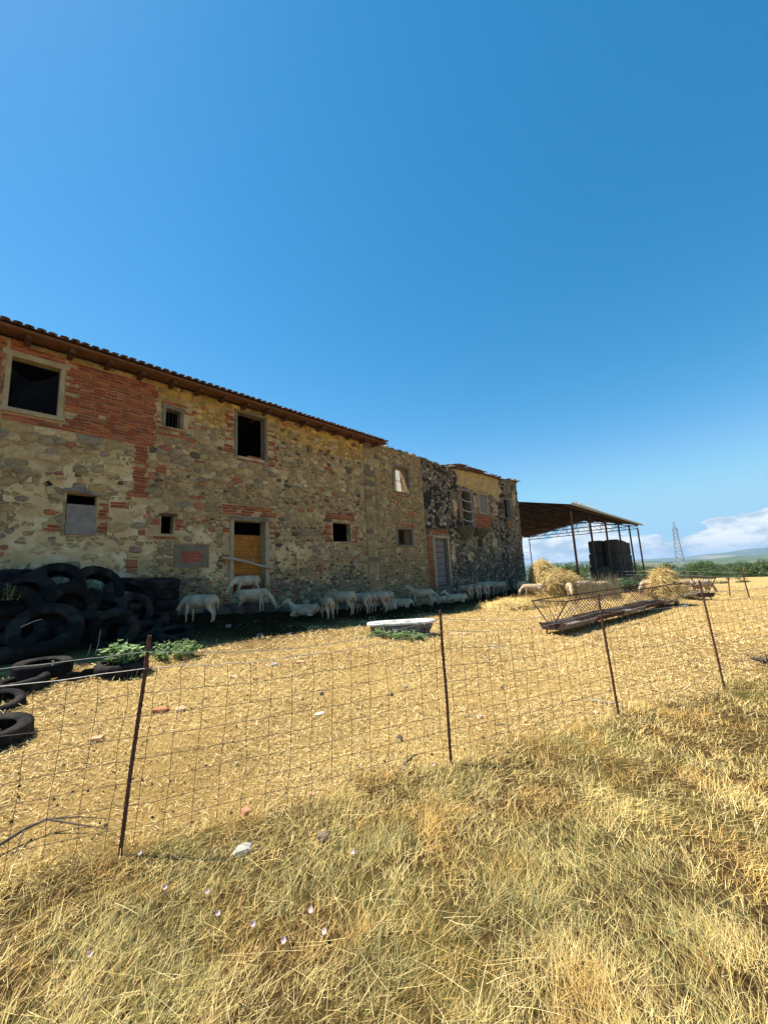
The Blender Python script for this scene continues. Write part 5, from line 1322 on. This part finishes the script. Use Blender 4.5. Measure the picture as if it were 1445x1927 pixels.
def tree_variants():
    out = []
    for v in range(5):
        r = random.Random(50+v); lv = MB(); cl = []
        for _ in range(34):
            a = r.uniform(0, 6.28); q = sqrt(r.random())*2.6; z = r.uniform(.9, 4.9); q *= (1 - abs(z-2.6)/3.6); cl.append((Vector((cos(a)*q, sin(a)*q, z)), r.uniform(.55, 1.15), r.uniform(.7, 1.3)))
        for c, rad, br_ in cl:
            for _ in range(46):
                d = Vector((r.gauss(0, 1), r.gauss(0, 1), r.gauss(0, .8))).normalized(); p = c + d*rad*r.uniform(.55, 1.05); n_ = (d + Vector((r.uniform(-.6, .6), r.uniform(-.6, .6), r.uniform(0, .8)))).normalized()
                t_ = n_.cross(Vector((r.uniform(-1, 1), r.uniform(-1, 1), r.uniform(-1, 1)))).normalized(); u_ = n_.cross(t_); L = r.uniform(.10, .20)
                c_ = r.choice([(.075, .125, .03), (.055, .095, .025), (.10, .15, .04)]); lv.add([tuple(p-t_*L), tuple(p-u_*L*.6), tuple(p+t_*L), tuple(p+u_*L*.6)], [(0, 1, 2, 3)], tuple(x*br_ for x in c_))
        tr_ = MB().tube([(0, 0, -.5), (.05, .02, 1.0), (.1, -.05, 2.2), (.05, .1, 3.6)], [.17, .14, .10, .04], 7)
        for _ in range(5):
            a = r.uniform(0, 6.28); tr_.tube([(.06, 0, 1.0+_*.35), (cos(a)*.9, sin(a)*.9, 1.9+_*.4), (cos(a)*1.7, sin(a)*1.7, 2.4+_*.45)], [.07, .045, .015], 5)
        out.append((lv.mesh('crown', m_leaf), tr_.mesh('trunk', m_bark)))
    return out
TV = tree_variants()
def tree(px, dist, top_py, label, wide=1.0, group='trees beyond the dry field'):
    p = at(px, 1060, dist); g = hz(p.x, p.y); t = at(px, top_py-4, dist).z; sc = max(.3, (t - g)/5.3); lv, tk = TV[random.randrange(5)]
    root = empty('tree', (p.x, p.y, g), random.uniform(0, 6), label, 'tree', group); root.scale = (sc*wide, sc*wide, sc)
    link('crown', lv, root); link('trunk', tk, root); return root
ords = ['first', 'second', 'third', 'fourth', 'fifth', 'sixth', 'seventh', 'eighth', 'ninth', 'tenth', 'eleventh', 'twelfth', 'thirteenth', 'fourteenth']
random.seed(77)
nearrow = [(1298, 96, 1064), (1312, 92, 1060), (1327, 94, 1059), (1341, 98, 1066), (1352, 104, 1074), (1378, 92, 1068), (1392, 88, 1063), (1408, 86, 1061), (1424, 84, 1058), (1441, 82, 1056), (1458, 80, 1056), (1475, 80, 1058)]
for i, (px, ds, ty) in enumerate(nearrow): tree(px, ds, ty, f'rounded green tree in the near row beyond the field, {ords[i]} from the pylon', 1.25)
for i in range(14):
    px = 1188 + i*20 + random.uniform(-5, 5); tree(px, random.uniform(150, 175), 1066 - i*.5 + random.uniform(-3, 3), f'hazy tree in the far row behind the near trees, {ords[i]} from the shed', 1.3)
for i in range(9):
    px = 1178 + i*9; tree(px, random.uniform(48, 58), 1064 + i*2.4 + random.uniform(-2, 2), f'dark bushy tree right of the shed, {ords[i]} from its end post', 1.1, 'bushes beside the shed')
for i, (px, ds, ty) in enumerate([(1030, 80, 1062), (1052, 90, 1061), (1075, 84, 1062), (1095, 88, 1061), (1008, 86, 1064)]):
    tree(px, ds, ty, f'green tree seen through the open shed, {ords[i]} by size', 1.4, 'trees behind the shed')
bush_l = [(1385, 1090, .35, 'small dark shrub in the dry field near the frame edge'), (1352, 1098, .25, 'low grey-green shrub in the field right of the rack'), (1330, 1090, .3, 'low shrub at the middle of the dry field'), (1395, 1096, .22, 'lowest shrub of the field, by the far fence pair')]
for px, py, r_, lb in bush_l:
    weed('field_shrub', G(px, py), r_*1.4, r_, 24, .12, lb, [(.10, .13, .05), (.14, .16, .07)], 'shrub', 'shrubs in the dry field')

# ------------------------------------------------------------------ small things lying about
def rock(px, py, sx, sy, sz, col, label, name='stone', cat='stone', sink=.25, yaw=None, seed=None):
    r = random.Random(seed if seed is not None else int(px*7+py)); bm = bmesh.new(); bmesh.ops.create_icosphere(bm, subdivisions=2, radius=1)
    vs = []
    for v in bm.verts:
        c = v.co; k = 1 + .30*mnoise.noise((c.x*1.5+px, c.y*1.5, c.z*1.5)) + .12*mnoise.noise((c.x*4+px, c.y*4, c.z*4)); vs.append((c.x*k*sx, c.y*k*sy, max(c.z, -.7)*k*sz))
    fs = [tuple(v.index for v in f.verts) for f in bm.faces]; bm.free(); p = G(px, py)
    o = MB().add(vs, fs, col).build(name, m_rock, None, p + Vector((0, 0, sz*(1-sink)*.7)), (0, 0, yaw if yaw is not None else r.uniform(0, 6))); return tag(o, label, cat, 'loose stones and shards')
def shard(px, py, L, w, h, col, label, tilt=.15, yaw=0., cat='shard', name='brick_shard'):
    p = G(px, py); q = MB(); vs = [(-L/2, -w/2, 0), (L/2*.8, -w/2*.7, 0), (L/2, w/2, 0), (-L/2*.7, w/2*.8, 0)]; vs += [(x*.94, y*.94, h) for x, y, z in vs]
    o = q.add(vs, [(3, 2, 1, 0), (4, 5, 6, 7), (0, 1, 5, 4), (1, 2, 6, 5), (2, 3, 7, 6), (3, 0, 4, 7)], col).build(name, m_rock, None, p + Vector((0, 0, .004)), (tilt, tilt*.5, yaw)); return tag(o, label, cat, 'loose stones and shards')
rock(457, 1606, .060, .036, .032, (.62, .55, .46), 'white chalky rock in the dry grass right of the first post')
rock(609, 1580, .045, .035, .03, (.22, .15, .11), 'brown stone in the dry grass below the middle of the netting')
rock(752, 1394, .04, .03, .035, (.11, .09, .075), 'dark stone with a pointed top left of the second post')
rock(516, 1253, .05, .035, .035, (.62, .58, .50), 'pale stone below the edge of the shadow, left of the orange shard')
rock(502, 1254, .03, .025, .02, (.66, .62, .52), 'small pale pebble next to the pale stone')
rock(602, 1344, .07, .035, .014, (.72, .66, .52), 'flat whitish stone in the middle of the straw')
rock(605, 1308, .035, .025, .025, (.10, .08, .06), 'dark clod above the flat whitish stone')
rock(737, 1309, .03, .022, .022, (.08, .06, .05), 'small black clod in the straw left of the second post')
rock(823, 1336, .025, .02, .02, (.07, .06, .06), 'small black clod touching the second post')
rock(762, 1293, .05, .03, .02, (.60, .50, .36), 'buff stone half sunk in straw left of the second post')
rock(736, 1258, .035, .02, .016, (.52, .40, .26), 'buff stone just below the bathtub weeds')
rock(780, 1206, .04, .03, .022, (.62, .55, .42), 'pale stone under the right weeds of the bathtub')
rock(902, 1350, .045, .03, .018, (.60, .48, .32), 'buff stone between second and third post')
rock(921, 1242, .05, .03, .025, (.42, .28, .16), 'brown stone behind the wire right of the second post')
rock(945, 1296, .03, .025, .022, (.10, .08, .07), 'dark clod halfway between second and third post')
rock(1289, 1143, .07, .05, .06, (.24, .24, .25), 'grey stone on the straw right of the hay rack end')
rock(1120, 1342, .04, .03, .015, (.68, .56, .36), 'pale stone beside the long stick near the third post')
rock(545, 1193, .06, .04, .02, (.28, .25, .22), 'grey stone in the shade below the lying sheep')
rock(488, 1196, .08, .05, .03, (.22, .2, .18), 'grey stone in the shade below the grazing sheep')
rock(430, 1180, .10, .06, .04, (.20, .18, .16), 'flat stone in the shade left of the grazing sheep')
shard(303, 1339, .16, .07, .03, (.50, .17, .09), 'red brick shard on the straw right of the first post', yaw=.2)
shard(339, 1336, .12, .10, .02, (.62, .42, .26), 'pale orange tile shard next to the red one', yaw=.7)
shard(181, 1395, .12, .07, .035, (.60, .33, .19), 'orange tile shard left of the first post', yaw=.3)
shard(565, 1248, .16, .09, .03, (.60, .34, .20), 'orange tile shard below the edge of the shadow', yaw=.1)
shard(481, 1280, .09, .06, .035, (.40, .22, .12), 'brown brick shard under the pale pebble', yaw=.5)
shard(440, 1275, .13, .06, .012, (.66, .55, .36), 'thin pale shard leaning in the straw', tilt=.3)
shard(460, 1532, .07, .05, .03, (.66, .30, .17), 'orange brick crumb at the foot of the netting', tilt=.4, yaw=1.0)
shard(586, 1500, .06, .05, .02, (.60, .28, .16), 'orange crumb further right at the foot of the netting', tilt=.2, yaw=2)
# whole roof tile beside the tub
tm = tile_mesh(r=.11, L=.42, c=(.58, .34, .20)).mesh('roof_tile', m_tile); p = G(862, 1193)
tag(link('roof_tile', tm, None, p + Vector((.2, 0, .0)), (0, 0, radians(82))), 'curved terracotta roof tile lying right of the bathtub', 'tile')
def stick(pts, r0, label, mat, name='stick', twigs=()):
    b = MB(); P_ = [G(x, y) + Vector((0, 0, z)) for x, y, z in pts]; o_ = P_[0]; n = len(P_)
    b.tube([p-o_ for p in P_], [r0*(1-.75*i/(n-1)) for i in range(n)], 6)
    for tw in twigs:
        Q = [G(x, y) + Vector((0, 0, z)) - o_ for x, y, z in tw]; b.tube(Q, [r0*.5*(1-.7*i/(len(Q)-1)) for i in range(len(Q))], 5)
    return tag(b.build(name, mat, None, o_), label, 'branch')
stick([(-60, 1650, .05), (0, 1606, .05), (45, 1584, .07), (88, 1569, .08), (140, 1568, .05), (210, 1572, .03)], .013, 'long bare dark branch lying at the lower left of the netting', m_twig, 'branch', [[(45, 1584, .07), (30, 1612, .03), (0, 1632, .01)], [(88, 1569, .08), (150, 1556, .06), (215, 1552, .03)]])
stick([(752, 1453, .01), (764, 1443, .03), (776, 1433, .035), (788, 1426, .03)], .014, 'short gnarled dead branch on the straw left of the second post', m_twig, 'branch', [[(764, 1443, .03), (756, 1436, .02)], [(757, 1450, .02), (765, 1456, .01), (768, 1462, .0)], [(776, 1433, .035), (770, 1442, .0)]])
stick([(1110, 1320, .02), (1150, 1327, .025), (1194, 1335, .015)], .014, 'long pale stick lying behind the third post', m_pale_wood)
stick([(916, 1216, .02), (940, 1221, .03), (962, 1226, .015)], .018, 'weathered pale stick on the straw below the tile', m_pale_wood, 'stick', [[(918, 1222, .01), (940, 1226, .02), (955, 1224, .01)]])
stick([(930, 1365, .01), (950, 1367, .02), (974, 1366, .01)], .008, 'thin dark twig right of the second post', m_twig)
stick([(872, 1350, .01), (892, 1350, .015), (912, 1351, .01)], .006, 'straight straw-coloured twig just right of the second post', m_pale_wood)
stick([(716, 1232, .01), (728, 1228, .02), (740, 1227, .01)], .006, 'little dark twig below the bathtub', m_twig)
stick([(1350, 1232, .02), (1380, 1240, .03), (1402, 1248, .02)], .008, 'thin twig in the straw right of the fourth post', m_twig)
for i, (a, b, lb) in enumerate([((176, 1245), (190, 1185), 'dry pale stalk leaning on the upright tyre'), ((158, 1250), (172, 1212), 'shorter dry stalk by the front tyres'), ((40, 1180), (80, 1165), 'sunlit splinter of wood on the tyre heap')]):
    pa, pb = WP(*a, 2.9), WP(*b, 2.9); tag(MB().tube([Vector((0, 0, 0)), (pb-pa)*.5 + Vector((.02, 0, .02)), pb-pa], [.008, .007, .004], 5).build('dry_stalk', m_pale_wood, None, pa), lb, 'stalk')
# dead thorn bush at the right edge
tb = MB(); c = G(1442, 1252); random.seed(9)
for _ in range(46):
    a = random.uniform(0, 6.28); q = random.uniform(.15, .42); p1 = Vector((cos(a)*q*.5, sin(a)*q*.5, random.uniform(.05, .18))); p2 = Vector((cos(a)*q + random.uniform(-.08, .08), sin(a)*q + random.uniform(-.08, .08), random.uniform(.0, .24))); tb.tube([(0, 0, .02), p1, p2], [.006, .004, .002], 4)
tag(tb.build('dead_bush', m_twig, None, c), 'dead grey thorn bush on the straw at the right edge', 'bush')
# bindweed flowers
fl = [(585, 1736, 'rightmost of the upper pair of pale pink bindweed flowers'), (168, 1820, 'white bindweed flower furthest left in the grass'), (310, 1688, 'white bindweed flower under the first post'), (390, 1696, 'pale bindweed flower right of the one under the first post'), (410, 1741, 'pinkish bindweed flower below the pale one'), (476, 1759, 'half-closed pink bindweed flower in the middle of the grass'), (534, 1795, 'lowest pink bindweed flower of the middle group'), (611, 1778, 'pink bindweed flower right of the middle group'), (664, 1621, 'white bindweed flower alone right of the white rock'), (263, 1622, 'white bindweed flower by the foot of the first post'), (816, 1449, 'round white bindweed flower left of the foot of the second post')]
for i, (px, py, lb) in enumerate(fl):
    p = G(px, py); toc = (Vector((0, 0, H)) - p).normalized(); n_ = (toc + Vector((random.uniform(-.5, .5), 0, random.uniform(.1, .6)))).normalized()
    root = empty('bindweed_flower', p + Vector((0, 0, .045)), 0, lb, 'flower', 'bindweed flowers in the verge'); root.rotation_euler = n_.to_track_quat('Z', 'Y').to_euler(); root.scale = (.6, .6, .6)
    b = MB(); k = 10; vs = [(0, 0, -.012)] + [(cos(2*pi*j/k)*.009, sin(2*pi*j/k)*.009, -.004) for j in range(k)] + [(cos(2*pi*j/k)*.019*(1+.08*(j % 2)), sin(2*pi*j/k)*.019*(1+.08*(j % 2)), .003*(j % 2)) for j in range(k)]
    b.add(vs, [(0, 1+j, 1+(j+1) % k) for j in range(k)] + [(1+j, 1+k+j, 1+k+(j+1) % k, 1+(j+1) % k) for j in range(k)]).build('petals', m_petal, root, smooth=True)
    MB().bar((0, 0, -.012), (0, 0, -.05), .0018, 4, tint=(.16, .2, .07)).build('stem', m_grass, root)
# doorstep ledge of rough stones under the barn doorway
for i, (s, d, w, h, lb) in enumerate([(5.55, .26, .46, .24, 'dark doorstep stone under the left jamb of the yellow doorway'), (6.02, .28, .50, .27, 'dark doorstep stone under the middle of the yellow doorway'), (6.52, .26, .48, .23, 'dark doorstep stone under the right of the yellow doorway'), (5.02, .40, .6, .12, 'low dark ledge stone left of the doorstep'), (7.15, .42, .7, .09, 'low ledge stone right of the doorstep')]):
    p = W(s, d, 0); p.z = zbase(s) - .05; q = MB(); n = 9; vs = []
    for k in range(3):
        z = (h+.05)*(0, .72, 1)[k]
        for j in range(n):
            a = 2*pi*j/n; f = (1, .96, .80)[k]*(1 + .16*mnoise.noise((cos(a)*1.4+i*3, sin(a)*1.4, k))); vs.append((cos(a)*w*.56*f, sin(a)*.30*f, z + .02*mnoise.noise((j, k, i))))
    fs = [(k*n+j, k*n+(j+1) % n, (k+1)*n+(j+1) % n, (k+1)*n+j) for k in range(2) for j in range(n)] + [tuple(range(2*n, 3*n))]
    tag(q.add(vs, fs, (.085, .062, .045)).build('ledge_stone', m_rock, None, p, (0, 0, RZ)), lb, 'stone', 'stones under the barn door')

# ------------------------------------------------------------------ haze: one closed box of even air round everything
hb = MB().box(-9700, 9700, -9700, 9700, -35, 150); ho = hb.build('haze', m_wire)
mh = bpy.data.materials.new('haze'); mh.use_nodes = True; mh.node_tree.nodes.clear()
mo = mh.node_tree.nodes.new('ShaderNodeOutputMaterial'); pv = mh.node_tree.nodes.new('ShaderNodeVolumePrincipled')
pv.inputs['Color'].default_value = (.50, .72, 1, 1); pv.inputs['Density'].default_value = 1.3e-4; pv.inputs['Anisotropy'].default_value = .2
mh.node_tree.links.new(pv.outputs[0], mo.inputs['Volume'])
ho.data.materials.clear(); ho.data.materials.append(mh); tag(ho, 'thin blue summer haze over the far hills', 'haze', kind='stuff')
